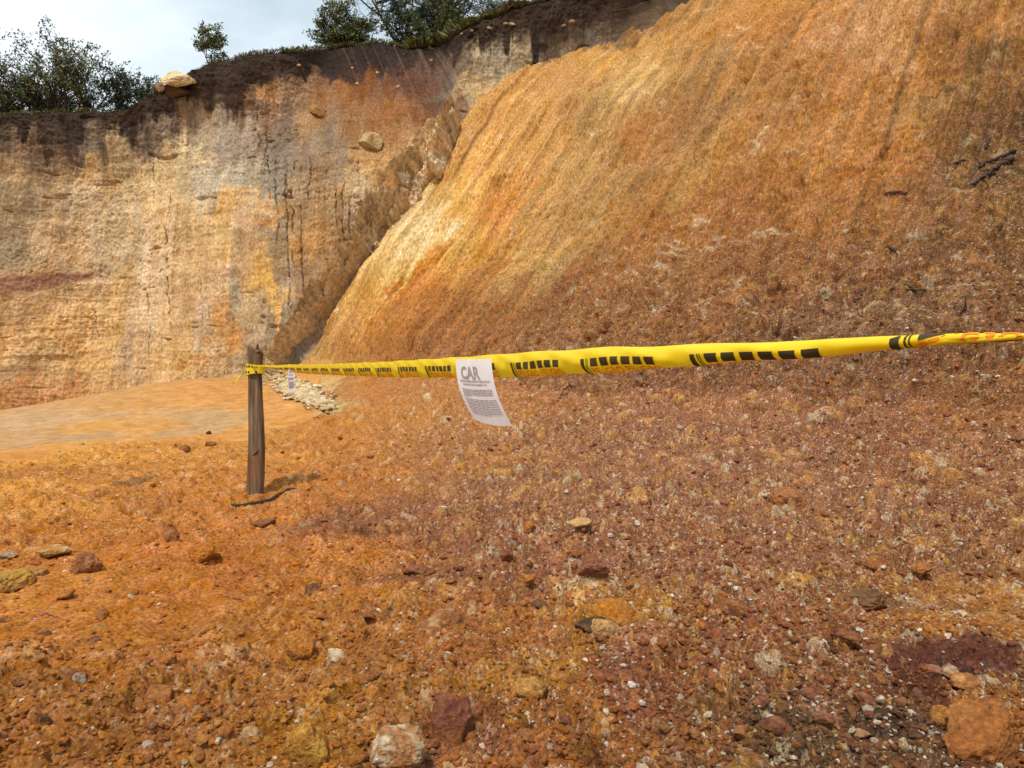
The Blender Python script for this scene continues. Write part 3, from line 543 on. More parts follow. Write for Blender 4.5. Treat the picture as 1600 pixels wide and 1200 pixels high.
NOTABLE = [ # px, py(centre), half width px, half height px, colours, seed, sink, name, label, category
 (22, 914, 30, 19, (222,180,100), (196,150,70), 3, 'rock', 'long pale yellow rock at the left edge of the foreground', .2, 24),
 (14, 868, 14, 8, (200,178,150), (150,140,120), 5, 'rock', 'small grey white stone above the pale yellow rock at the left edge', 0, 0),
 (58, 898, 15, 9, (216,170,110), (190,130,70), 6, 'rock', 'flat buff stone touching the right end of the pale yellow rock', 0, 0),
 (132, 890, 24, 19, (176,122,92), (160,100,60), 7, 'rock', 'brown wedge shaped rock right of the pale yellow rock, with shaded side', 0, 20),
 (85, 872, 25, 8, (214,160,80), (230,200,150), 8, 'rock', 'low yellow crumbling stone behind the brown wedge shaped rock', 0, 0),
 (266, 853, 12, 12, (180,112,72), (160,96,64), 9, 'clod', 'upright reddish brown clod just left of the bright orange rock', 0, 0),
 (314, 876, 21, 17, (226,142,44), (210,126,40), 10, 'rock', 'bright orange rock in the left foreground', 0, 0),
 (488, 914, 16, 14, (132,86,62), (120,76,60), 11, 'stone', 'dark brown pointed stone standing up in orange soil', 0, 40),
 (412, 824, 18, 7, (120,76,54), (150,96,60), 12, 'stone', 'flat dark brown stone lying in front of the wooden post and stick', 0, 8),
 (655, 872, 24, 10, (146,88,72), (128,74,62), 13, 'stone', 'flat maroon stone in the middle of the rubble', 0, 5),
 (466, 1030, 24, 20, (214,136,48), (196,120,46), 14, 'rock', 'orange angular rock topped by a smaller yellow one', 0, 0),
 (474, 1001, 15, 10, (228,166,84), (220,150,70), 15, 'rock', 'small peach yellow rock sitting on the orange angular rock', 0, 0),
 (530, 1040, 18, 15, (226,168,112), (236,214,186), 16, 'stone', 'rounded peach stone with a white cap', 0, 0),
 (482, 1160, 32, 34, (212,150,50), (226,176,84), 17, 'boulder', 'big mustard yellow rock at the bottom edge', 0, 0),
 (706, 1122, 31, 34, (142,80,68), (122,66,60), 18, 'boulder', 'big maroon rock near the bottom edge', 0, 0),
 (620, 1178, 42, 30, (214,158,112), (240,224,200), 19, 'boulder', 'wide pinkish white blotched rock at the bottom edge', .1, 0),
 (560, 915, 34, 12, (216,130,36), (180,100,40), 20, 'rock', 'long vivid orange clod in the middle foreground', 0, 0),
 (690, 975, 38, 24, (178,116,72), (214,170,130), 21, 'rock', 'broad light brown rock with a pale broken corner', -.2, 0),
 (960, 985, 38, 26, (214,142,56), (200,126,48), 22, 'rock', 'large ochre orange rock behind the dark oval stone', 0, 0),
 (924, 1011, 26, 14, (98,78,62), (78,62,52), 23, 'stone', 'smooth dark brown oval stone in the centre foreground', 0, 0),
 (946, 1028, 22, 16, (222,184,128), (170,140,90), 24, 'stone', 'cream half round stone leaning under the dark oval stone', 0, -12),
 (1016, 1026, 22, 14, (232,206,170), (170,104,84), 25, 'rock', 'white and pink rock right of the cream stone', 0, 0),
 (700, 1034, 10, 8, (196,146,100), (228,210,186), 26, 'stone', 'small pinkish pebble in front of the broad light brown rock', 0, 0),
 (830, 1098, 26, 18, (222,170,84), (236,206,140), 27, 'rock', 'yellow cream crumbly rock in the bottom middle', 0, 0),
 (940, 922, 14, 9, (212,138,52), (190,110,44), 28, 'stone', 'smooth orange pebble above the ochre orange rock', 0, 0),
 (824, 922, 11, 9, (216,142,60), (196,120,50), 29, 'stone', 'round orange pebble left in the purple brown rubble', 0, 0),
 (850, 952, 20, 8, (92,68,50), (120,86,64), 30, 'stone', 'dark flat stone under purple clods in the centre', 0, 0),
 (926, 946, 26, 18, (140,84,68), (160,104,84), 31, 'clod', 'cracked purple brown clod right of the dark flat stone', 0, 0),
 (905, 838, 20, 7, (236,214,160), (210,160,110), 32, 'stone', 'flat cream white stone in purple brown rubble', 0, 0),
 (885, 803, 14, 7, (230,204,128), (204,168,90), 33, 'stone', 'pale yellow stone behind the flat cream white stone', 0, 0),
 (1230, 782, 27, 16, (172,108,70), (176,116,76), 34, 'boulder', 'round sandy brown clod half buried at the foot of the slope', .0, 0),
 (1370, 880, 24, 14, (176,112,56), (150,88,58), 35, 'clod', 'orange brown clod in a row at the right, leftmost of the row', 0, 0),
 (1440, 892, 14, 10, (190,124,64), (160,96,60), 36, 'clod', 'small tan clod, middle of the row at the right', 0, 0),
 (1478, 902, 22, 16, (206,144,84), (226,180,120), 37, 'clod', 'pale tan clod, rightmost of the row at the right', 0, 0),
 (1347, 958, 34, 13, (106,82,64), (92,72,58), 38, 'rock', 'low dark grey brown slab of soil at the right', -.2, 6),
 (1322, 1032, 22, 11, (140,80,56), (96,56,40), 39, 'stone', 'reddish brown stone beside the dark maroon patch', 0, -14),
 (1292, 1040, 13, 9, (70,46,36), (90,60,44), 40, 'stone', 'blackish lump left of the reddish brown stone', 0, 0),
 (1530, 1162, 56, 46, (196,126,62), (180,112,60), 41, 'boulder', 'very large orange brown rock in the bottom right corner', 0, 18),
 (1471, 1152, 15, 20, (214,150,78), (200,132,66), 42, 'rock', 'upright tan rock leaning on the very large corner rock', 0, 0),
 (1507, 1105, 22, 12, (190,120,66), (210,160,100), 43, 'rock', 'brown rock behind the very large corner rock', 0, 0),
 (1480, 1094, 13, 9, (236,222,200), (150,130,120), 44, 'stone', 'white grey stone above the upright tan rock', 0, 0),
 (1455, 1106, 15, 10, (214,176,152), (170,110,90), 45, 'stone', 'pinkish stone left of the white grey stone', 0, 0),
 (1410, 1187, 9, 10, (236,224,196), (206,190,160), 46, 'stone', 'bright white pebble left of the bottom right corner', 0, 0),
 (125, 1082, 10, 10, (150,150,146), (230,224,210), 47, 'stone', 'grey and white pebble in the left foreground', 0, 0),
 (72, 1144, 8, 7, (60,46,38), (80,60,46), 48, 'stone', 'small black lump in the bottom left', 0, 0),
 (326, 676, 4, 3.4, (60,46,36), (50,40,30), 49, 'stone', 'small black stone alone on the pale sand', 0, 0),
 (128, 692, 4, 4, (240,206,140), (226,190,130), 50, 'stone', 'small cream stone at the edge of the sand', 0, 0),
 (288, 700, 9, 5, (160,98,52), (140,84,48), 51, 'clod', 'brown clod at the edge of the sand left of the post', 0, 0),
 (330, 698, 8, 4, (140,84,50), (120,76,50), 52, 'clod', 'darker brown clod between the sand and the post', 0, 0),
 (192, 766, 0, 0, (0,0,0), None, 0, '', '', 0, 0)]
for (px, py, hw, hh, c, c2, seed, name, label, spots, tilt) in NOTABLE:
    if not name: continue
    p = land_at(px, py+hh*.75); k = p[1]/F
    me = rock_mesh(name, 5 if hw > 20 else 4, seed, c, c2, 1., spots, cuts=12, smooth=hw > 20 and False)
    V = np.zeros(len(me.vertices)*3, np.float32); me.vertices.foreach_get('co', V); V = V.reshape(-1, 3)
    ext = V.max(0)-V.min(0); mid = (V.max(0)+V.min(0))/2
    sx, sz = 2.15*hw*k/ext[0], 2.3*hh*k/ext[2]; sy = (sx*ext[0]*.8)/ext[1]
    Vm = (V-mid)*np.array([sx, sy, sz])
    ct, st_ = math.cos(R(tilt)), math.sin(R(tilt)); Vm = np.stack([Vm[:, 0]*ct-Vm[:, 2]*st_, Vm[:, 1], Vm[:, 0]*st_+Vm[:, 2]*ct], 1)
    me.vertices.foreach_set('co', Vm.astype(np.float32).ravel()); me.update()
    link(name, me, label=label, cat=name, loc=(p[0], p[1], p[2]+hh*k*.52), group='named stones in the rubble' if False else None)
# loose rocks of a few kinds
KINDS = [('purple', (150,92,74), (128,76,64), 'purple brown clod lying loose in the rubble'),
         ('orange', (206,132,54), (190,112,44), 'orange clod lying loose in the rubble'),
         ('brown', (172,112,68), (150,92,58), 'light brown clod lying loose in the rubble'),
         ('white', (224,200,164), (190,140,110), 'cream white stone lying loose in the rubble'),
         ('rust', (184,116,60), (164,96,56), 'rust brown clod lying loose in the rubble')]
protos = []
for ki, (kn, c, c2, lab) in enumerate(KINDS):
    for j in range(5):
        protos.append((ki, rock_mesh('clod' if kn != 'white' else 'stone', 3, 200+ki*10+j, c, c2, .62, 0., cuts=11)))
cnt = 0; LAB = []
xs = RNG.uniform(-30, 1630, 4000); ys = 760+430*RNG.random(4000)**.7
HP = hit(xs, ys)
placed = [(a[0], a[1], a[2]) for a in NOTABLE if a[7]]
for i in range(4000):
    if cnt >= 210: break
    px, py = xs[i], ys[i]; x, y, _ = HP[i]
    if px < 420 and RNG.random() < .55: continue
    if 1380 < px < 1600 and 950 < py < 1110: continue
    size = float(np.clip(RNG.lognormal(math.log(.038), .45), .02, .10))*(.75+.06*y)
    if any(abs(px-a) < w_+size/y*F and abs(py-b) < w_*.8+size/y*F for a, b, w_ in placed): continue
    placed.append((px, py, size/y*F)); q = land_point(np.array([x]), np.array([y]))[0][0]
    pk = sm(-1.5, 1.5, x+.22*(y-4)); kk = RNG.choice(5, p=np.array([.15+.4*pk, .30-.18*pk, .2, .10, .25-.22*pk])/sum([.15+.4*pk, .30-.18*pk, .2, .10, .25-.22*pk]))
    me = [m for k_, m in protos if k_ == kk][RNG.integers(5)]
    near = min((a for a in NOTABLE if a[7] and a[1] > 760), key=lambda a: (a[0]-px)**2+(1.3*(a[1]-py))**2); LAB.append([kk, near[8], math.hypot(near[0]-px, 1.3*(near[1]-py)), None])
    if kk == 3: size *= .6
    o = link('stone' if kk == 3 else 'clod', me, label=KINDS[kk][3], cat='stone' if kk == 3 else 'clod', group='loose clods and stones scattered in the rubble', loc=(q[0], q[1], q[2]+size*.18))
    LAB[-1][3] = o
    o.scale = (size*RNG.uniform(.8, 1.3), size*RNG.uniform(.8, 1.2), size*RNG.uniform(.8, 1.3)); o.rotation_euler = (RNG.uniform(-.4, .4), RNG.uniform(-.4, .4), RNG.uniform(0, 6.28)); cnt += 1
ORD = ['', 'second ', 'third ', 'fourth ', 'fifth ', 'sixth ', 'seventh ', 'eighth ', 'ninth ', 'tenth ', 'eleventh ', 'twelfth ']
NEARN = {}
for kk, nl, dist, o in sorted(LAB, key=lambda a: a[2]):
    n_ = NEARN.get((kk, nl), 0); NEARN[(kk, nl)] = n_+1
    kd = ['purple brown clod', 'orange clod', 'light brown clod', 'cream white stone', 'rust brown clod'][kk]
    w_ = nl.replace(' with shaded side', '').replace(',', '').split(); o['label'] = 'loose %s, %snearest to the %s' % (kd, ORD[min(n_, 11)], ' '.join(w_[:14-len(('loose %s, %snearest to the' % (kd, ORD[min(n_, 11)])).split())]))
# countless crumbs: one object
def rubble():
    n = 50000
    px = RNG.uniform(-60, 1660, n); py = np.where(RNG.random(n) < .8, 1230-560*RNG.random(n)**1.25, RNG.uniform(440, 720, n))
    h = hit(px, py); s, d = sd_of(h[:, 0], h[:, 1]); sand = sand_mask(h)
    Q, fl, rub, sand, slope, right, idc, sl, P = land_point(h[:, 0], h[:, 1])
    ok = (sand < .2) & (RNG.random(n) < .25+.75*rub) & ((slope < .5) | (right > .45)) & (P[:, 1] < 18); ok &= RNG.random(n) > .6*sl; ok &= RNG.random(n) > .55*sm(5.5, 9, P[:, 1]); ok &= ~((np.hypot((P[:, 0]-SOILP[0][0])/SOILP[0][2], (P[:, 1]-SOILP[0][1])/SOILP[0][3]) < .95) & (RNG.random(n) < .85))
    Q = Q[ok]; m = len(Q); rb = rub[ok]; y = Q[:, 1]
    size = np.exp(RNG.normal(math.log(.0075), .5, m)); size = np.clip(size, .003, .034)*(.8+.13*y)
    pal = np.array([lin(c) for c in ((150,92,74), (172,106,80), (206,132,56), (184,116,60), (226,206,176), (240,226,204), (120,78,62), (196,150,100), (60,48,42))])*ALB
    p0 = np.array([.10, .10, .26, .26, .04, .02, .06, .14, .02]); p1 = np.array([.30, .24, .05, .08, .09, .07, .10, .05, .02])
    r = RNG.random(m); mixp = sm(-1.5, 1.5, Q[:, 0]+.22*(y-4)); c0 = np.cumsum(p0); c1 = np.cumsum(p1); cc = c0[None]*(1-mixp[:, None])+c1[None]*mixp[:, None]
    ci = np.clip((r[:, None] > cc).sum(1), 0, 8); loc_ = soil(Q, CP_G, CC_G); mb = np.where((ci == 4) | (ci == 5), .2, .68)[:, None]; col = (pal[ci]*(1-mb)+loc_*mb)*(.8+.45*RNG.random((m, 1)))
    size = np.where((ci == 4) | (ci == 5), size*.8, size)
    shapes = [rock_shape(1, 500+k, .6, .5, 4) for k in range(12)]
    Vs, Fs, Cs = [], [], []; off = 0; sh = RNG.integers(0, 12, m)
    for k in range(12):
        V, Fc = shapes[k]; I = np.where(sh == k)[0]; a = RNG.uniform(0, 6.28, len(I)); t = RNG.uniform(-.7, .7, len(I))
        ca, sa, ct, st_ = np.cos(a)[:, None], np.sin(a)[:, None], np.cos(t)[:, None], np.sin(t)[:, None]
        x, yy, z = V.T; x2 = x*ct-z*st_; z2 = x*st_+z*ct
        W = np.stack([x2*ca-yy*sa, x2*sa+yy*ca, z2], -1)*size[I][:, None, None]+Q[I][:, None]+np.array([0, 0, 1])*(size[I]*.2)[:, None, None]
        Vs.append(W.reshape(-1, 3)); Fs.append((Fc[None]+(np.arange(len(I))*len(V))[:, None, None]).reshape(-1, 3)+off); off += len(I)*len(V)
        Cs.append(np.repeat(col[I], len(V), 0))
    me = make_mesh('rubble', np.concatenate(Vs), np.concatenate(Fs), M_ROCK, np.concatenate(Cs), None, False)
    link('rubble', me, kind='stuff', label='countless crumbs of purple, orange and white soil strewn over the ground', cat='rubble')
rubble()
# ------------------------------------------------------------------ stones on and in the wall
def wall_rock(px, py, hw, hh, c, c2, seed, name, label, fwd=.3, tilt=0, on_rim=False, group=None):
    p = rim_at(px) if on_rim else wall_at(px, py); y = p[1]; k = y/F
    u, v = ray_uv(px, py); z = CAMZ+v*y
    me = rock_mesh(name, 5 if hw > 10 else 3, seed, c, c2, 1., 0., cuts=14, raw=True)
    V = np.zeros(len(me.vertices)*3, np.float32); me.vertices.foreach_get('co', V); V = V.reshape(-1, 3); ext = V.max(0)-V.min(0); V = (V-(V.max(0)+V.min(0))/2)*np.array([2*hw*k/ext[0], 2*hw*k/ext[1]*.5, 2*hh*k/ext[2]])
    ct, st_ = math.cos(R(tilt)), math.sin(R(tilt)); V = np.stack([V[:, 0]*ct-V[:, 2]*st_, V[:, 1], V[:, 0]*st_+V[:, 2]*ct], 1)
    me.vertices.foreach_set('co', V.astype(np.float32).ravel()); me.update()
    link(name, me, label=label, cat=name, loc=(u*y, y-fwd, z), group=group)
wall_rock(291, 134, 27, 13, (240,222,184), (226,200,156), 61, 'boulder', 'pale flat boulder perched on the rim of the wall left of the small tree', .7, 0, True)
wall_rock(286, 152, 20, 8, (78,60,46), (96,72,54), 62, 'boulder', 'dark brown boulder under the pale flat boulder on the rim', .5, 0, True)  # lower stone, coloured much darker than the pale one above
wall_rock(256, 142, 8, 8, (176,140,104), (100,80,60), 63, 'boulder', 'small brown boulder left of the pale flat boulder on the rim', .3, 0, True)
wall_rock(580, 223, 20, 15, (214,190,146), (176,142,98), 64, 'boulder', 'rounded pale boulder sticking out of the brown wall above the rock outcrop', .2, 0)
wall_rock(494, 174, 20, 10, (184,140,92), (150,112,78), 65, 'boulder', 'brown slab shaped boulder in the wall up left of the rounded pale boulder', .05, -12)
for i, (px, py, r_) in enumerate([(467,102,3.5), (551,107,3.2), (590,114,3.6), (558,131,3), (622,136,3.4), (630,85,3.2), (674,95,3)]):
    wall_rock(px, py, r_, r_*.6, (232,200,150), (206,166,116), 70+i, 'stone', 'small pale stone stuck in the dark bank of the rim, number %d counted from the left' % [1,2,0,4,3,5,7,6][i+0] if False else 'small pale stone in the dark bank of the rim, '+['leftmost of the group', 'second from the left', 'fourth from the left', 'third from the left', 'fifth from the left', 'sixth from the left', 'rightmost of the group'][i], .04, 0, False, 'small pale stones in the dark bank')
for i, (px, py, r_) in enumerate([(737,50,5), (765,46,6), (790,39,5), (800,40,7), (722,55,4), (893,36,7), (880,42,5)]):
    wall_rock(px, py, r_*.75, r_*.4, (190,166,136), (150,126,100), 80+i, 'stone', 'light stone along the dark grassy rim, '+['second from the left', 'fourth from the left', 'fifth from the left', 'third from the right', 'leftmost of the row', 'rightmost of the row', 'second from the right'][i], .12, 0, False, 'light stones along the grassy rim')
# ------------------------------------------------------------------ grey rock outcrop along the gully
def up_(A): return sm(.75, .35, A)
def outcrop():
    line = np.array([(716, 190), (700, 215), (668, 250), (632, 290), (604, 325), (584, 362), (566, 400), (540, 436), (506, 474), (480, 510), (452, 548), (425, 580), (408, 600)], float)
    hw = np.array([6, 14, 25, 27, 23, 18, 17, 16, 12, 11, 9, 7, 5], float)
    na, nb = 520, 130; t = np.linspace(0, 1, na); tt = np.linspace(0, 1, len(line))
    cx = np.interp(t, tt, line[:, 0]); cy = np.interp(t, tt, line[:, 1]); w_ = np.interp(t, tt, hw)
    tx = np.gradient(cx); ty = np.gradient(cy); L = np.hypot(tx, ty); nx, ny = -ty/L, tx/L
    b = np.linspace(-1, 1, nb); rag = fbm(np.stack([t*22, 0*t, 0*t], 1), 1, 4)*.8
    PX = cx[:, None]+nx[:, None]*(w_*(1+rag))[:, None]*b[None]; PY = cy[:, None]+ny[:, None]*(w_*(1+rag))[:, None]*b[None]
    h = hit(PX.ravel(), PY.ravel()); A = np.repeat(t, nb); B = np.tile(b, na)
    # anisotropic crags, running with the gully
    la = A*14.; lb = B*np.repeat(w_, nb)/40.
    q = np.stack([la, lb*3, 0*la], 1)
    r1 = fbm(q*np.array([.55, 1, 1])+.3*fbm(q, 1., 2)[:, None], 1., 5, .62, True, 5); r2 = fbm(h, 1.8, 5, .62, True, 15); r3 = fbm(h, 5, 4, .6, off=25)
    prof = np.sqrt(np.clip(1-B*B, 0, 1))
    disp = prof*(.42+.7*np.clip(r1+.3, -.6, 1.2)+.65*r2+.3*r3)-.16-.5*sm(.0, .5, fbm(h, .9, 3, off=77))*(1-up_(A))
    V = h+np.array([-.15, -.85, .45])*disp[:, None]
    g = sm(-.3, .5, fbm(h, .7, 4, .6, off=35)); up = sm(.75, .35, A)
    ca = lin((204, 176, 132)); cb = lin((170, 146, 112)); cc = lin((196, 166, 126)); cd = lin((236, 224, 196))
    col = ca*(1-g[:, None])+cb*g[:, None]
    k = .5*sm(-.1, .5, fbm(h, 1.1, 4, .6, off=45)+.55*(1-up))[:, None]; col = col*(1-k)+cc*k
    k = (sm(.15, .5, fbm(h, 1.6, 4, .6, off=55))*up)[:, None]*.8; col = col*(1-k)+cd*k
    col = col*ALB*1.65*(1+.5*fbm(h, 6, 4, .6, off=65))[:, None]
    me = make_mesh('rock_outcrop', V, grid_faces(na, nb), M_OUT, col, None, False)
    link('rock_outcrop', me, label='jagged grey and brown rock outcrop running down the gully between wall and slope', cat='rock outcrop')
outcrop()
# pale gravelly spill at the foot of the gully
def spill():
    n = 2600; rg = np.random.default_rng(5); Vs, Fs, Cs = [], [], []; off = 0
    a = rg.normal(0, 1, (n, 2)); px = 470+a[:, 0]*19+a[:, 1]*9; py = 612+a[:, 0]*5+a[:, 1]*10
    h = hit(px, py); Q = land_point(h[:, 0], h[:, 1])[0]
    sh = [rock_shape(2, 900+k, .5, .7, 8) for k in range(8)]
    for i in range(n):
        V, Fc = sh[i % 8]; s_ = float(np.clip(rg.lognormal(math.log(.05), .5), .02, .17)); an = rg.uniform(0, 6.28); ca, sa = math.cos(an), math.sin(an)
        W = np.stack([V[:, 0]*ca-V[:, 1]*sa, V[:, 0]*sa+V[:, 1]*ca, V[:, 2]], 1)*s_+Q[i]+np.array([0, -.05, .04])
        Vs.append(W); Fs.append(Fc+off); off += len(V); c = lin(((206,184,142), (190,166,124), (216,200,166), (176,146,100))[i % 4])*ALB*rg.uniform(1.0, 1.4); Cs.append(np.tile(c, (len(V), 1)))
    link('gravel', make_mesh('gravel', np.concatenate(Vs), np.concatenate(Fs), M_ROCK, np.concatenate(Cs), None, False), kind='stuff', label='pale broken gravel spilled at the foot of the gully beyond the post', cat='gravel')
spill()
# ------------------------------------------------------------------ tubes, trees, grass, roots
def tube(path, rad, sides=6, cap=True, jitter=0., rg=None):
    P = np.asarray(path, float); n = len(P); T = np.gradient(P, axis=0); T /= np.linalg.norm(T, axis=1)[:, None]+1e-9
    up = np.array([0, 0, 1.]) if abs(T[0][2]) < .9 else np.array([1., 0, 0]); V = []
    rad = np.asarray(rad, float)*np.ones(n)
    for i in range(n):
        a = np.cross(T[i], up); a /= np.linalg.norm(a); b = np.cross(a, T[i])
        an = np.linspace(0, 2*np.pi, sides, endpoint=False); rr = rad[i]*(1+(jitter*rg.normal(size=sides) if rg is not None else 0))
        V.append(P[i]+(np.outer(np.cos(an)*rr, a)+np.outer(np.sin(an)*rr, b)))
    V = np.concatenate(V); Fc = []
    for i in range(n-1):
        for k in range(sides):
            k2 = (k+1) % sides; Fc.append((i*sides+k, i*sides+k2, (i+1)*sides+k2, (i+1)*sides+k))
    if cap:
        V = np.concatenate([V, P[:1], P[-1:]]); c0, c1 = len(V)-2, len(V)-1
        for k in range(sides):
            k2 = (k+1) % sides; Fc.append((c0, k2, k, k)); Fc.append((c1, (n-1)*sides+k, (n-1)*sides+k2, (n-1)*sides+k2))
    return V, np.array(Fc)
def mesh_any(name, V, Fc, mat, col, smooth=True):
    me = bpy.data.meshes.new(name)
    fl = [tuple(dict.fromkeys(int(i) for i in f)) for f in Fc]; me.from_pydata([tuple(v) for v in V], [], fl); me.update()
    at = me.attributes.new('Col', 'FLOAT_COLOR', 'POINT'); at.data.foreach_set('color', np.concatenate([np.clip(col, 0, 1), np.ones((len(V), 1))], 1).astype(np.float32).ravel())
    me.polygons.foreach_set('use_smooth', [smooth]*len(me.polygons)); me.materials.append(mat); return me
def leaves(pos, rg, per, ln, wd, spread, cols):
    n = len(pos)*per; c = np.repeat(pos, per, 0)+rg.normal(0, spread, (n, 3))
    d = rg.normal(size=(n, 3)); d[:, 2] += .25; d /= np.linalg.norm(d, axis=1)[:, None]
    s = np.cross(d, rg.normal(size=(n, 3))); s /= np.linalg.norm(s, axis=1)[:, None]; nn = np.cross(d, s)
    l = (ln*rg.uniform(.6, 1.3, n))[:, None]; w_ = l*wd
    V = np.stack([c, c+d*l*.45+s*w_*.5+nn*l*.06, c+d*l, c+d*l*.45-s*w_*.5+nn*l*.06], 1).reshape(-1, 3)
    Fc = np.arange(n*4).reshape(-1, 4)
    ci = np.array(cols)[rg.integers(0, len(cols), n)]*rg.uniform(.7, 1.35, (n, 1)); return V, Fc, np.repeat(ci, 4, 0)
GREENS = [lin(c)*1.15 for c in ((52, 72, 34), (66, 84, 38), (84, 98, 44), (44, 60, 34), (100, 104, 52), (110, 96, 60))]
DARKG = [lin(c)*1.1 for c in ((36, 54, 28), (46, 62, 30), (60, 76, 36), (34, 46, 28), (70, 80, 44))]
def tree(name, label, cat, base, height, spread, seed, stems=3, levels=3, per=6, leaf=.13, greens=GREENS, bare=0., lean=0., droop=.15, crown_from=.25, group=None, dens=1., kids=(4, 6)):
    rg = np.random.default_rng(seed); Vs, Fs = [], []; off = 0; tips = []
    def branch(p, d, ln, r, lev):
        nonlocal off
        n = 6; path = [p]; dd = d.copy()
        for i in range(n-1):
            dd = dd+rg.normal(0, .16, 3); dd[2] += .05*(1 if lev < 2 else -.2); dd /= np.linalg.norm(dd); path.append(path[-1]+dd*ln/(n-1))
        V, Fc = tube(path, np.linspace(r, r*.35, n), 5 if lev else 7); Vs.append(V); Fs.append(Fc+off); off += len(V)
        if lev >= levels:
            for i in range(2, n): tips.append(path[i])
            return
        k = rg.integers(*kids)+(2 if lev == 0 else 0)
        for j in range(k):
            t = rg.uniform(crown_from if lev == 0 else .25, 1.); i = min(int(t*(n-1)), n-2); f = t*(n-1)-i
            q = path[i]*(1-f)+path[i+1]*f; sdv = rg.normal(size=3); sdv[2] = abs(sdv[2])*.6; sdv /= np.linalg.norm(sdv)
            nd = dd*.5+sdv*.9; nd[0] *= spread; nd /= np.linalg.norm(nd)
            branch(q, nd, ln*rg.uniform(.38, .62), r*(.55-.15*t), lev+1)
        if lev >= 1: tips.append(path[-1])
    for s_ in range(stems):
        d = np.array([rg.normal(0, .28*spread)+lean, rg.normal(0, .2), 1.]); d /= np.linalg.norm(d)
        branch(np.array([rg.normal(0, .05), rg.normal(0, .05), -.25]), d, height*rg.uniform(.62, .85), .018*height*rg.uniform(.7, 1.), 0)
    root = link(name, None, label=label, cat=cat, group=group, loc=base)
    V = np.concatenate(Vs); bc = lin((74, 62, 50))*.8
    link('trunk', mesh_any('trunk', V, np.concatenate(Fs), M_BARK, np.tile(bc, (len(V), 1))), root)
    tips = np.array(tips); keep = rg.random(len(tips)) < dens*(1-bare); tips = tips[keep]
    if len(tips):
        LV, LF, LC = leaves(tips, rg, per, leaf, .42, leaf*.45, greens)
        link('crown', make_mesh('crown', LV, LF, M_LEAF, LC, None, False), root)
    return root
LS = [ # px, back, top py, spread, seed, stems, greens, label
 (-40, 2.0, 60, .8, 1, 4, GREENS, 'olive green shrub cut off by the left edge of the picture'),
 (14, 1.0, 62, .8, 2, 4, GREENS, 'tall loose olive shrub, first from the left on the rim'),
 (62, 1.6, 58, .8, 3, 4, GREENS, 'tall thin leaved shrub, second from the left on the rim'),
 (100, .8, 46, .8, 4, 4, GREENS, 'tall sparse shrub with pale leaf tufts, third from the left on the rim'),
 (148, 1.4, 50, .75, 5, 4, GREENS, 'tall shrub with leaf tufts on long bare stems right of the shrub group'),
 (36, 3.5, 112, 1.1, 6, 5, DARKG, 'dark low bush behind the two leftmost shrubs'),
 (118, 3.0, 112, 1.1, 7, 5, DARKG, 'dark low bush in the middle of the shrub group'),
 (206, 2.2, 98, 1.0, 9, 4, DARKG, 'dense dark bush between the shrub group and the pale boulder'),
 (240, 3.0, 100, 1.0, 10, 4, DARKG, 'dark leaning bush just left of the pale boulder')]
for px, back, top, spd, seed, stems, gr_, lab in LS:
    b = rim_at(px, back); b[2] -= .2; hgt = (CAMZ+(585-top)/F*b[1])-b[2]
    dk = gr_ is DARKG
    tree('shrub', lab, 'shrub', b, hgt*.84, spd, seed, stems, 3, 6 if dk else 5, .12, gr_, crown_from=.1 if dk else .2, lean=.12 if px > 230 else 0, dens=.36 if dk else .28, group='shrubs on the left rim')
b = rim_at(338, .5); tree('tree', 'small lone tree with a forked stem and open round crown on the rim', 'tree', b, (585-44)/F*b[1]+CAMZ-b[2], .75, 21, 2, 3, 5, .13, GREENS, crown_from=.42, dens=.8, kids=(3, 5))
b = rim_at(548, .8); b[2] -= .35; tree('bush', 'rounded green bush on the rim above the red brown bank', 'bush', b, ((585-14)/F*b[1]+CAMZ-b[2])*1.0, 1.5, 32, 5, 3, 6, .12, GREENS, crown_from=.15)
b = rim_at(682, 1.5); b[2] -= .3; tree('tree', 'dark leafy tree with crossing trunks cut off by the top of the picture', 'tree', b, 4.4, .9, 43, 4, 3, 5, .13, DARKG, crown_from=.12)
b = rim_at(705, 1.0); b[2] -= .3; tree('bush', 'green bush at the right foot of the dark leafy tree', 'bush', b, 2.6, 1.1, 47, 3, 3, 6, .12, GREENS, crown_from=.15)
b = rim_at(640, 2.2); b[2] -= .3; tree('bush', 'low dark bush at the left foot of the dark leafy tree', 'bush', b, 2.0, 1.3, 46, 3, 3, 6, .12, DARKG, crown_from=.1)
b = rim_at(672, 2.0); b[2] += .0; tree('bare_tree', 'bare twiggy tree reaching left beside the dark leafy tree', 'tree', b, 6.5, 1.7, 44, 3, 4, 3, .1, DARKG, bare=.98, lean=-.22, crown_from=.15, kids=(5, 7))
b = rim_at(812, 2.0); tree('bare_tree', 'bare twiggy tree at the top edge right of the dark leafy tree', 'tree', b, 2.8, 1.8, 45, 3, 4, 3, .1, DARKG, bare=.9, lean=-.5, crown_from=.1)
b = rim_at(850, .8); tree('bush', 'small green bush at the top edge on the grassy rim', 'bush', b, 1.0, 1.3, 48, 4, 2, 8, .12, GREENS, crown_from=.1)
b = rim_at(453, .2); tree('bush', 'tiny leafy sprig on the rim left of the rounded green bush', 'bush', b, .45, 1.2, 49, 3, 1, 6, .1, GREENS, crown_from=.3)
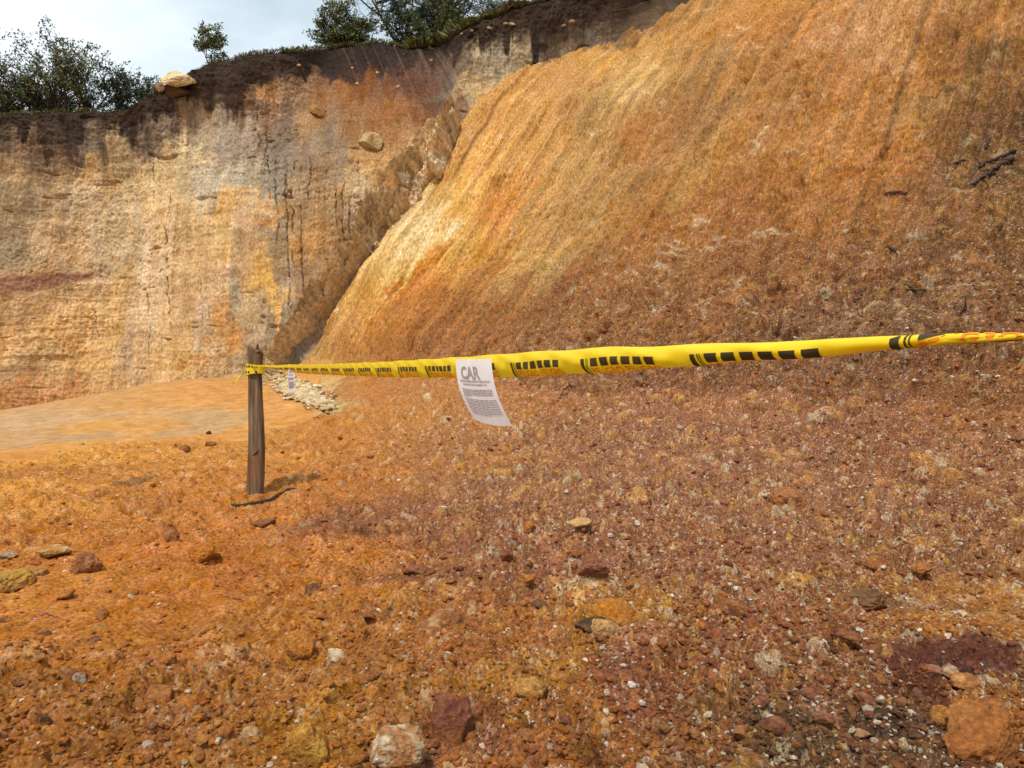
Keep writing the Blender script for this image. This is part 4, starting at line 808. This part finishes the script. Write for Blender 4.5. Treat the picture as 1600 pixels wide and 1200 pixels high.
def grass():
    rg = np.random.default_rng(3); P = []; Ln = []; 
    for a, b_, n, l in ((235, 330, 700, .12), (330, 640, 4200, .15), (640, 740, 4200, .42), (740, 900, 4200, .28), (-50, 235, 1500, .10)):
        px = rg.uniform(a, b_, n); cl = fbm(np.stack([px*.06, 0*px, 0*px], 1), 1, 3)
        for x, c in zip(px, cl):
            bk = rg.uniform(-.22, .3); p = rim_at(x, bk); p[2] -= .02-.35*min(bk, 0)*0+.1*max(bk, 0)-.28*min(bk, 0)*-1*.5; P.append(p); Ln.append(l*(1+.9*c)*rg.uniform(.5, 1.3))
    P = np.array(P); Ln = np.clip(np.array(Ln), .04, .6)[:, None]; n = len(P); d = rg.normal(0, .45, (n, 3)); d[:, 2] = 1; d /= np.linalg.norm(d, axis=1)[:, None]
    s = np.cross(d, rg.normal(size=(n, 3))); s /= np.linalg.norm(s, axis=1)[:, None]; bend = rg.normal(0, .4, (n, 3)); bend[:, 2] = -.3
    V = np.stack([P-s*.012, P+s*.012, P+d*Ln*.6+s*.008, P+d*Ln+bend*Ln*.5], 1).reshape(-1, 3)
    cols = np.array([lin(c)*.95 for c in ((84, 90, 44), (96, 92, 44), (120, 104, 58), (56, 66, 30), (88, 74, 48))])[rg.integers(0, 5, n)]
    link('grass', make_mesh('grass', V, np.arange(n*4).reshape(-1, 4), M_GRASS, np.repeat(cols, 4, 0), None, False), kind='stuff', label='short olive grass fringing the dark rim of the wall', cat='grass')
grass()
# sticks, roots
def stick(pxpy, rpx, c, name, label, seed, lift=.3, cat='stick', jag=.08, twigs=0, group=None):
    rg = np.random.default_rng(seed); a = np.array(pxpy, float); tt = np.linspace(0, len(a)-1, 5*len(a)); X = np.interp(tt, range(len(a)), a[:, 0]); Y = np.interp(tt, range(len(a)), a[:, 1])
    h = hit(X, Y); Q = land_point(h[:, 0], h[:, 1])[0]; Q = .5*Q+.5*h if False else Q
    k = np.ones(5)/5; Q = np.stack([np.convolve(np.pad(Q[:, i], 2, 'edge'), k, 'valid') for i in range(3)], 1)
    r = rpx*.75*Q[:, 1].mean()/F; Q = Q+np.array([0, -.4, .9])*r*(1+lift); Q += rg.normal(0, jag*r*5, Q.shape); base = Q[len(Q)//2].copy(); Q -= base
    parts = [tube(Q, r*np.linspace(1.1, .6, len(Q))*rg.uniform(.8, 1.2, len(Q)), 7, True, .1, rg)]
    for _ in range(twigs):
        i = rg.integers(1, len(Q)-1); d = rg.normal(size=3)*np.array([1, .4, 1]); d /= np.linalg.norm(d); L = r*rg.uniform(3, 8); p = [Q[i]+d*L*f+rg.normal(0, r*.4, 3)*f for f in np.linspace(0, 1, 5)]
        parts.append(tube(p, r*np.linspace(.6, .2, 5), 5))
    V = np.concatenate([p[0] for p in parts]); off = 0; Fs = []
    for v, f in parts: Fs.append(f+off); off += len(v)
    link(name, mesh_any(name, V, np.concatenate(Fs), M_BARK, np.tile(lin(c)*1.5, (len(V), 1))), label=label, cat=cat, loc=base, group=group)
stick([(342, 785), (385, 779), (440, 774), (472, 771), (495, 765)], 3.9, (52, 40, 32), 'stick', 'thin dark stick lying on the ground at the foot of the wooden post', 1)
stick([(1590, 235), (1540, 262), (1500, 300)][0:2]+[(1530, 275)], 4, (52, 40, 32), 'dead_root', 'short dark root near the right edge, above the branching root', 2, twigs=1, cat='root')
stick([(1578, 250), (1555, 268), (1540, 285), (1520, 306)], 5.0, (58, 44, 36), 'dead_root', 'large dark branching root on the slope near the right edge', 3, twigs=6, cat='root')
stick([(1545, 222), (1540, 240)], 3, (60, 46, 38), 'dead_root', 'upright dark root stub above the large branching root', 4, twigs=3, cat='root')
stick([(1555, 315), (1556, 360)], 1.2, (110, 78, 48), 'dead_root', 'thin straight root hanging below the large branching root', 5, cat='root')
stick([(1333, 475), (1345, 465), (1356, 455)], 2.6, (66, 54, 42), 'dead_root', 'dark slanting root above the tape at the right', 6, twigs=3, cat='root')
stick([(1415, 455), (1435, 460), (1452, 468)], 3.2, (70, 54, 42), 'dead_root', 'dark splintered root right of the slanting root', 7, twigs=3, cat='root')
stick([(1388, 400), (1404, 410)], 3.4, (56, 42, 34), 'dead_root', 'short black stub of wood high on the slope', 8, cat='root')
stick([(1310, 445), (1320, 430)], 2.2, (80, 60, 44), 'dead_root', 'small brown root left of the black stub', 9, twigs=1, cat='root')
stick([(1512, 500), (1513, 512)], 3.5, (40, 32, 28), 'dead_root', 'small black stump just above the tape at the right', 10, twigs=1, cat='root')
stick([(1380, 300), (1400, 296), (1420, 302)], 2.4, (60, 46, 36), 'dead_root', 'dark twig lying high on the slope left of the branching root', 11, twigs=3, cat='root')
stick([(1490, 258), (1512, 260)], 2.8, (50, 38, 30), 'dead_root', 'short black twig left of the large branching root', 12, cat='root')
stick([(60, 968), (75, 980), (92, 985)], 3, (120, 76, 60), 'stick', 'reddish brown piece of root on smooth soil in the left foreground', 13, twigs=1)
stick([(893, 605), (880, 622), (870, 632)], 3.2, (120, 80, 56), 'dead_root', 'brown root below the tape right of the larger paper notice', 14, twigs=1, cat='root')
# ------------------------------------------------------------------ post
def land_z(px, py): return land_at(px, py)
PB = land_at(396, 768); PY = PB[1]; KP = PY/F
def post():
    rg = np.random.default_rng(8); root = link('wooden_post', None, label='weathered grey brown wooden post standing in the ground and holding the tape', cat='post', loc=PB)
    ns, nh = 40, 90; zt = (768-541)*KP; V = []
    for i in range(nh+1):
        f = i/nh; z = -.12+(zt+.12)*f; cx = (1+5.5*f+2.2*math.sin(f*5.))*KP; wx = (11.0+1.5*math.sin(f*4+1)+1.6*sm(.8, 1., f))*KP; wy = wx*.8
        an = np.linspace(0, 2*np.pi, ns, endpoint=False); q = np.stack([np.cos(an)*2, np.sin(an)*2, 0*an+z*1.1], 1); rr = 1+.10*fbm(q, 1.2, 3, off=2)+.05*fbm(q*np.array([3, 3, .4]), 1, 3, ridged=True, off=9)
        sq = (np.abs(np.cos(an))**4+np.abs(np.sin(an))**4)**(-.16)
        zz = z+(f > .985)*(-.055*np.cos(an)*(wx/.1)+.01*rg.normal(size=ns))
        V.append(np.stack([cx+np.cos(an)*wx*rr*sq, np.sin(an)*wy*rr*sq, zz], 1))
    V.append(V[-1].mean(0)[None]); V = np.concatenate(V); Fc = []
    for i in range(nh):
        for k in range(ns): Fc.append((i*ns+k, i*ns+(k+1) % ns, (i+1)*ns+(k+1) % ns, (i+1)*ns+k))
    c = len(V)-1
    for k in range(ns): Fc.append((nh*ns+k, nh*ns+(k+1) % ns, c))
    # weathered grain
    m, t, b = newmat('weathered_wood'); L = t.links.new; b.inputs['Roughness'].default_value = .85; b.inputs['Specular IOR Level'].default_value = .2
    tc_ = N(t, 'ShaderNodeTexCoord'); mp_ = N(t, 'ShaderNodeMapping'); mp_.inputs['Scale'].default_value = (26, 26, 1.6); L(tc_.outputs['Object'], mp_.inputs[0])
    n = N(t, 'ShaderNodeTexNoise'); n.inputs['Scale'].default_value = 1.; n.inputs['Detail'].default_value = 8; n.inputs['Roughness'].default_value = .65; n.inputs['Distortion'].default_value = .3; L(mp_.outputs[0], n.inputs['Vector'])
    n2 = N(t, 'ShaderNodeTexNoise'); n2.inputs['Scale'].default_value = 3.2; n2.inputs['Detail'].default_value = 4; L(tc_.outputs['Object'], n2.inputs['Vector'])
    r1 = N(t, 'ShaderNodeValToRGB'); e = r1.color_ramp.elements; e[0].position = .32; e[0].color = (.050, .032, .019, 1); e[1].position = .66; e[1].color = (.225, .155, .095, 1); L(n.outputs[0], r1.inputs[0])
    r2 = N(t, 'ShaderNodeValToRGB'); e = r2.color_ramp.elements; e[0].position = .4; e[0].color = (1.15, .80, .58, 1); e[1].position = .6; e[1].color = (.95, 1.0, .98, 1); L(n2.outputs[0], r2.inputs[0])
    mu = N(t, 'ShaderNodeMix', data_type='RGBA', blend_type='MULTIPLY'); mu.inputs[0].default_value = 1; L(r1.outputs[0], mu.inputs[6]); L(r2.outputs[0], mu.inputs[7]); L(mu.outputs[2], b.inputs['Base Color'])
    bu = N(t, 'ShaderNodeBump'); bu.inputs['Strength'].default_value = .8; bu.inputs['Distance'].default_value = .015; L(n.outputs[0], bu.inputs['Height']); L(bu.outputs[0], b.inputs['Normal'])
    me = mesh_any('shaft', V, Fc, m, np.zeros((len(V), 3))); link('shaft', me, root)
    v, f = tube([(8*KP, 0, zt-.06), (7.4*KP, 0, zt+.02), (7.6*KP, 0, zt+.06)], [.018, .016, .012], 6)
    link('nail', mesh_any('nail', v, f, M_BARK, np.tile(lin((70, 48, 38)), (len(v), 1))), root)
    v, f = tube([(3*KP, -.085, .52), (9*KP, -.088, .56), (13*KP, -.06, .62)], [.006, .014, .006], 6)
    link('branch_scar', mesh_any('branch_scar', v, f, M_BARK, np.tile(lin((60, 44, 34)), (len(v), 1))), root)
post()
# ------------------------------------------------------------------ barrier tape and notices
def flat_mat(name, c, rough=.45, spec=.4, trans=0.):
    m, t, b = newmat(name); b.inputs['Roughness'].default_value = rough; b.inputs['Specular IOR Level'].default_value = spec
    n = N(t, 'ShaderNodeTexNoise'); n.inputs['Scale'].default_value = 30; n.inputs['Detail'].default_value = 4
    ge = N(t, 'ShaderNodeNewGeometry'); t.links.new(ge.outputs['Position'], n.inputs['Vector'])
    r = N(t, 'ShaderNodeMapRange'); t.links.new(n.outputs[0], r.inputs[0]); r.inputs[3].default_value = .9; r.inputs[4].default_value = 1.1
    s = N(t, 'ShaderNodeVectorMath', operation='SCALE'); s.inputs[0].default_value = c; t.links.new(r.outputs[0], s.inputs['Scale']); t.links.new(s.outputs[0], b.inputs['Base Color'])
    if trans:
        o = [x for x in t.nodes if x.type == 'OUTPUT_MATERIAL'][0]; tr = N(t, 'ShaderNodeBsdfTranslucent'); t.links.new(s.outputs[0], tr.inputs[0])
        mxs = N(t, 'ShaderNodeMixShader'); mxs.inputs[0].default_value = trans; t.links.new(b.outputs[0], mxs.inputs[1]); t.links.new(tr.outputs[0], mxs.inputs[2]); t.links.new(mxs.outputs[0], o.inputs[0])
    return m
M_TAPE = flat_mat('yellow_plastic_film', (.90, .68, .012), .38, .5, .30)
M_BLACK = flat_mat('black_print', (.045, .032, .012), .5, .3)
M_RED = flat_mat('orange_red_print', (.85, .22, .02), .5, .3)
M_PAPER = flat_mat('paper', (.80, .76, .76), .7, .2, .2)
M_INK = flat_mat('printer_ink', (.11, .09, .09), .7, .2)
M_INK2 = flat_mat('faded_ink', (.30, .26, .26), .7, .2)
TW = .075
def tape_x(y): return -.461*y+.851
YE = PB[1]-.10
def tape_mid(y):
    px = (tape_x(y)/y)*F+800
    py = np.interp(px, [385, 400, 420, 450, 480, 520, 600, 680, 760, 850, 960, 1090, 1250, 1400, 1500, 1600, 2200], [571, 572, 573, 575.5, 577, 577.5, 577.5, 575.5, 573, 568, 562, 554.5, 545.5, 536, 529.5, 524, 490])
    return CAMZ+(585-py)/F*y
tdir = np.array([.461, -1, 0.]); tdir /= np.linalg.norm(tdir); tn = np.array([-1., -.461, 0]); tn /= np.linalg.norm(tn)   # tn faces the viewer's side
def sect(y):
    """roll angle at the upper edge and total curl of the film across its width"""
    lx = math.log(y)
    Y_ = [0, .70, .73, .77, .853, .93, 1.0, 1.18, 1.4, 1.83, 2.7, 4., 5.8, 6.5, 8.6]
    a0 = np.interp(y, Y_, [520, 500, 480, 430, 160, 112, 88, 66, 45, 30, 18, 8, 5, 24, 10])
    cu = np.interp(y, Y_, [640, 640, 600, 540, 420, 320, 262, 190, 120, 85, 60, 48, 44, 130, 200])
    w_ = np.interp(y, Y_, [.032, .032, .045, .066, .075, .075, .075, .075, .075, .075, .075, .075, .075, .07, .05])
    w_ = w_*np.interp(y, [.9, 1.2, 1.9], [.80, .80, .95])
    return R(a0), R(cu), w_
def tape_pt(y, v, off=0.):
    a0, cu, wd = sect(y); M = 24; vv = np.linspace(0, 1, M+1)
    # film angle from vertical: + leans back going down (top edge toward the back)
    ang = -a0+cu*vv**1.04
    # going down the film: direction (normal component, z)
    dn = -np.sin(ang); dz = -np.cos(ang); cn = np.concatenate([[0], np.cumsum((dn[1:]+dn[:-1])/2)/M])*wd; cz = np.concatenate([[0], np.cumsum((dz[1:]+dz[:-1])/2)/M])*wd
    mz = (cz.max()+cz.min())/2; mn = (cn.max()+cn.min())/2
    n_ = np.interp(v, vv, cn)-mn; z_ = np.interp(v, vv, cz)-mz; an = np.interp(v, vv, ang)
    nn = np.cos(an); nz = -np.sin(an)
    wr = (.0009*math.sin(y*47+v*11)+.0007*math.sin(y*90-v*7))*min(1, y)
    return np.array([tape_x(y), y, tape_mid(y)])+tn*(n_+off*nn+wr)+np.array([0, 0, 1.])*(z_+off*nz+.0012*math.sin(y*23+v*3))
# arc length parameter along the tape, measured from the viewer's end
ys = np.concatenate([np.linspace(.25, 2, 420), np.linspace(2.01, YE, 700)]); seglen = math.hypot(.461, 1)
def u2y(u_): return u_/seglen
def build_tape():
    root = link('barrier_tape', None, label='yellow plastic barrier tape with black blocks stretched from the wooden post across the whole view', cat='tape', loc=(0, 0, 0))
    nv = 26; V = np.array([[tape_pt(y, v) for v in np.linspace(0, 1, nv)] for y in ys]).reshape(-1, 3)
    link('film', make_mesh('film', V, grid_faces(len(ys), nv), M_TAPE, None, None, True), root)
    # black print; group starts follow the photograph's rhythm (one print every .36 m)
    per = .3625; y0 = 1.507; starts = []
    k = -4
    while True:
        yk = y0+k*per/seglen
        if yk > 8.3: break
        if yk > .4: starts.append(yk)
        k += 1
    Vb, Fb = [], []; off = 0
    def patch(ya, yb, va, vb):
        nonlocal off
        na, nb = 5, 8; g = [tape_pt(y, v, .0009) for y in np.linspace(ya, yb, na) for v in np.linspace(va, vb, nb)]; Vb.append(np.array(g)); Fb.append(grid_faces(na, nb)+off); off += na*nb
    for s_ in starts:       # toward the viewer = smaller y
        def at_(f): return s_-f*per/seglen
        patch(at_(0), at_(.035), .36, .98); patch(at_(.052), at_(.060), .36, .98); patch(at_(.068), at_(.074), .36, .98)
        for i in range(6):
            a = .10+i*.108; patch(at_(a), at_(a+.078), .36, .62)
    link('black_blocks', make_mesh('black_blocks', np.concatenate(Vb), np.concatenate(Fb), M_BLACK, None, None, True), root)
    # orange red lettering under the blocks
    cu = bpy.data.curves.new('lettering', 'FONT'); cu.body = 'PELIGRO PELIGRO'; cu.size = 1; cu.resolution_u = 2; cu.offset = .03
    to = bpy.data.objects.new('lettering', cu); COL.objects.link(to); bpy.context.view_layer.update()
    tm = to.evaluated_get(bpy.context.evaluated_depsgraph_get()).to_mesh(); tv = np.array([v.co[:] for v in tm.vertices]); tf = [tuple(p.vertices) for p in tm.polygons]
    COL.objects.unlink(to); bpy.data.objects.remove(to)
    x0, x1 = tv[:, 0].min(), tv[:, 0].max(); h0, h1 = tv[:, 1].min(), tv[:, 1].max(); V2, F2 = [], []; off = 0
    for s_ in starts:
        for x, y_, _ in tv:
            f = .09+.65*(x-x0)/(x1-x0); v = .965-(y_-h0)/(h1-h0)*.30; V2.append(tape_pt(s_-f*per/seglen, v, .0009))
        F2 += [tuple(i+off for i in f_) for f_ in tf]; off += len(tv)
    me = bpy.data.meshes.new('lettering'); me.from_pydata([tuple(v) for v in V2], [], F2); me.materials.append(M_RED); link('lettering', me, root)
    # winding round the post
    rg = np.random.default_rng(4)
    for bi, (py, hw_) in enumerate(((568, 4.2), (577, 3.6))):
        z = (768-py)*KP+PB[2]; f = (768-py)/(768-541.); cx = (1+5.5*f+2.2*math.sin(f*5.))*KP; wx = 14.4*KP; n = 48; g = []
        for i in range(n+1):
            a = 2*np.pi*i/n
            for j in range(5): g.append((PB[0]+cx+math.cos(a)*wx*(1+.02*math.sin(3*a+bi)), PB[1]+math.sin(a)*wx*.86, z+(j/2-1)*hw_*KP*(1+.2*math.sin(2*a+bi))+.012*math.sin(a+bi*2)))
        link('wrap', make_mesh('wrap', np.array(g), grid_faces(n+1, 5), M_TAPE, None, None, True), root)
        Vb, Fb = [], []; off2 = 0
        for a0 in ([3.9, 4.25, 4.6, 5.0] if bi == 0 else [3.8, 4.2, 5.0]):
            g = []
            for i in range(4):
                a = a0+i*.07
                for j in range(2): g.append((PB[0]+cx+math.cos(a)*(wx+.003)*1.02, PB[1]+math.sin(a)*(wx+.003)*.88, z+(j-.5)*hw_*KP*.9))
            Vb.append(np.array(g)); Fb.append(grid_faces(4, 2)+off2); off2 += 8
        link('wrap_print', make_mesh('wrap_print', np.concatenate(Vb), np.concatenate(Fb), M_BLACK, None, None, True), root)
    # loose tail fluttering left of the post
    pa = np.array([(386, 577), (383, 584), (380, 590), (377, 595), (373, 599)], float); g = []
    for i, (px, py) in enumerate(pa):
        c = np.array([(px-800)/F*PY, PY-.12-.02*i, CAMZ+(585-py)/F*PY]); w_ = (1.2+.9*i)*KP
        for j in range(5): g.append(c+np.array([1, 0, .45])*w_*(j/2-1)*.9+np.array([0, .02*math.sin(j*2+i), 0]))
    link('loose_tail', make_mesh('loose_tail', np.array(g), grid_faces(5, 5), M_TAPE, None, None, True), root)
build_tape()
# notices hung on the tape: sheet corners in photo coordinates at a given depth
def notice(label, corners, depth, big, name='paper_notice'):
    (tl, tr, br, bl_) = [np.array([(p[0]-800)/F*d, d, CAMZ+(585-p[1])/F*d]) for p, d in zip(corners, depth)]
    root = link(name, None, label=label, cat='notice', loc=(tl+tr)/2); base = (tl+tr)/2
    nrm = np.cross(tr-tl, bl_-tl); nrm /= np.linalg.norm(nrm)
    if nrm[1] > 0: nrm = -nrm
    def S(u, v, off=0.):
        a = tl*(1-u)+tr*u; b = bl_*(1-u)+br*u; h = np.linalg.norm(bl_-tl)
        p = a*(1-v)+b*v+nrm*(off+h*(.05*math.sin(v*3.1)*(1 if big else .4)+.02*math.sin(u*4+v*2))); p = p+(tr-tl)*(-.06*math.sin(math.pi*v))*(1 if big else 0)
        if big: p = p+np.array([0, 0, 1])*h*(-.045*u*(1-u)*4*v)
        return p-base
    nu, nv = 16, 24; V = np.array([S(u, v) for v in np.linspace(0, 1, nv) for u in np.linspace(0, 1, nu)])
    link('sheet', make_mesh('sheet', V, grid_faces(nv, nu), M_PAPER, None, None, True), root)
    def text(body, u0, u1, v0, v1, mat, nm, bold=0.):
        cu = bpy.data.curves.new(nm, 'FONT'); cu.body = body; cu.size = 1; cu.resolution_u = 3; cu.offset = bold
        to = bpy.data.objects.new(nm, cu); COL.objects.link(to); bpy.context.view_layer.update()
        tm = to.evaluated_get(bpy.context.evaluated_depsgraph_get()).to_mesh(); tv = np.array([v.co[:] for v in tm.vertices]); tf = [tuple(p.vertices) for p in tm.polygons]
        COL.objects.unlink(to); bpy.data.objects.remove(to)
        a, b = tv.min(0), tv.max(0); Vt = [tuple(S(u0+(u1-u0)*(x-a[0])/(b[0]-a[0]), v1-(v1-v0)*(y-a[1])/(b[1]-a[1]), .0012)) for x, y, _ in tv]
        me = bpy.data.meshes.new(nm); me.from_pydata(Vt, [], tf); me.materials.append(mat); link(nm, me, root)
    text('CAR', .17, .68, .11, .31, M_INK2, 'heading', .03)
    if big:
        text('IMPOSICION MEDIDA PREVENTIVA RESOLUCION No.', .12, .90, .325, .355, M_INK, 'title_line', .012)
        text('EXPEDIENTE DE FECHA DE MARZO 17 DE', .18, .80, .375, .405, M_INK, 'title_line', .012)
    rg = np.random.default_rng(6); Vl, Fl = [], []; off = 0
    rows = [(.46+i*.026, .9 if i < 4 else .3) for i in range(5)]+[(.615+i*.026, .92 if i < 9 else .6) for i in range(10)]
    if not big: rows = [(.33, .9), (.38, .8)]+rows
    for v, e in rows:
        u = .12
        while u < e:
            l = min(rg.uniform(.03, .12), e-u); g = [S(a, b, .0012) for a in (u, u+l) for b in (v, v+(.013 if big else .02))]; Vl.append(np.array(g)); Fl.append(np.array([[0, 1, 3, 2]])+off); off += 4; u += l+.014
    link('body_text', make_mesh('body_text', np.concatenate(Vl), np.concatenate(Fl), M_INK2, None, None, True), root)
notice('larger white paper notice headed CAR, hanging slanted from the middle of the tape', [(712, 561), (766, 560.5), (799.5, 665), (743, 655)], [2.07, 1.90, 1.86, 2.02], True)
notice('narrow looking white paper notice on the tape near the wooden post, seen from the side', [(450.5, 570), (460, 570), (460.5, 612), (452, 613)], [5.93, 5.66, 5.66, 5.93], False)
print('objects', len(bpy.data.objects), 'verts', sum(len(m.vertices) for m in bpy.data.meshes))
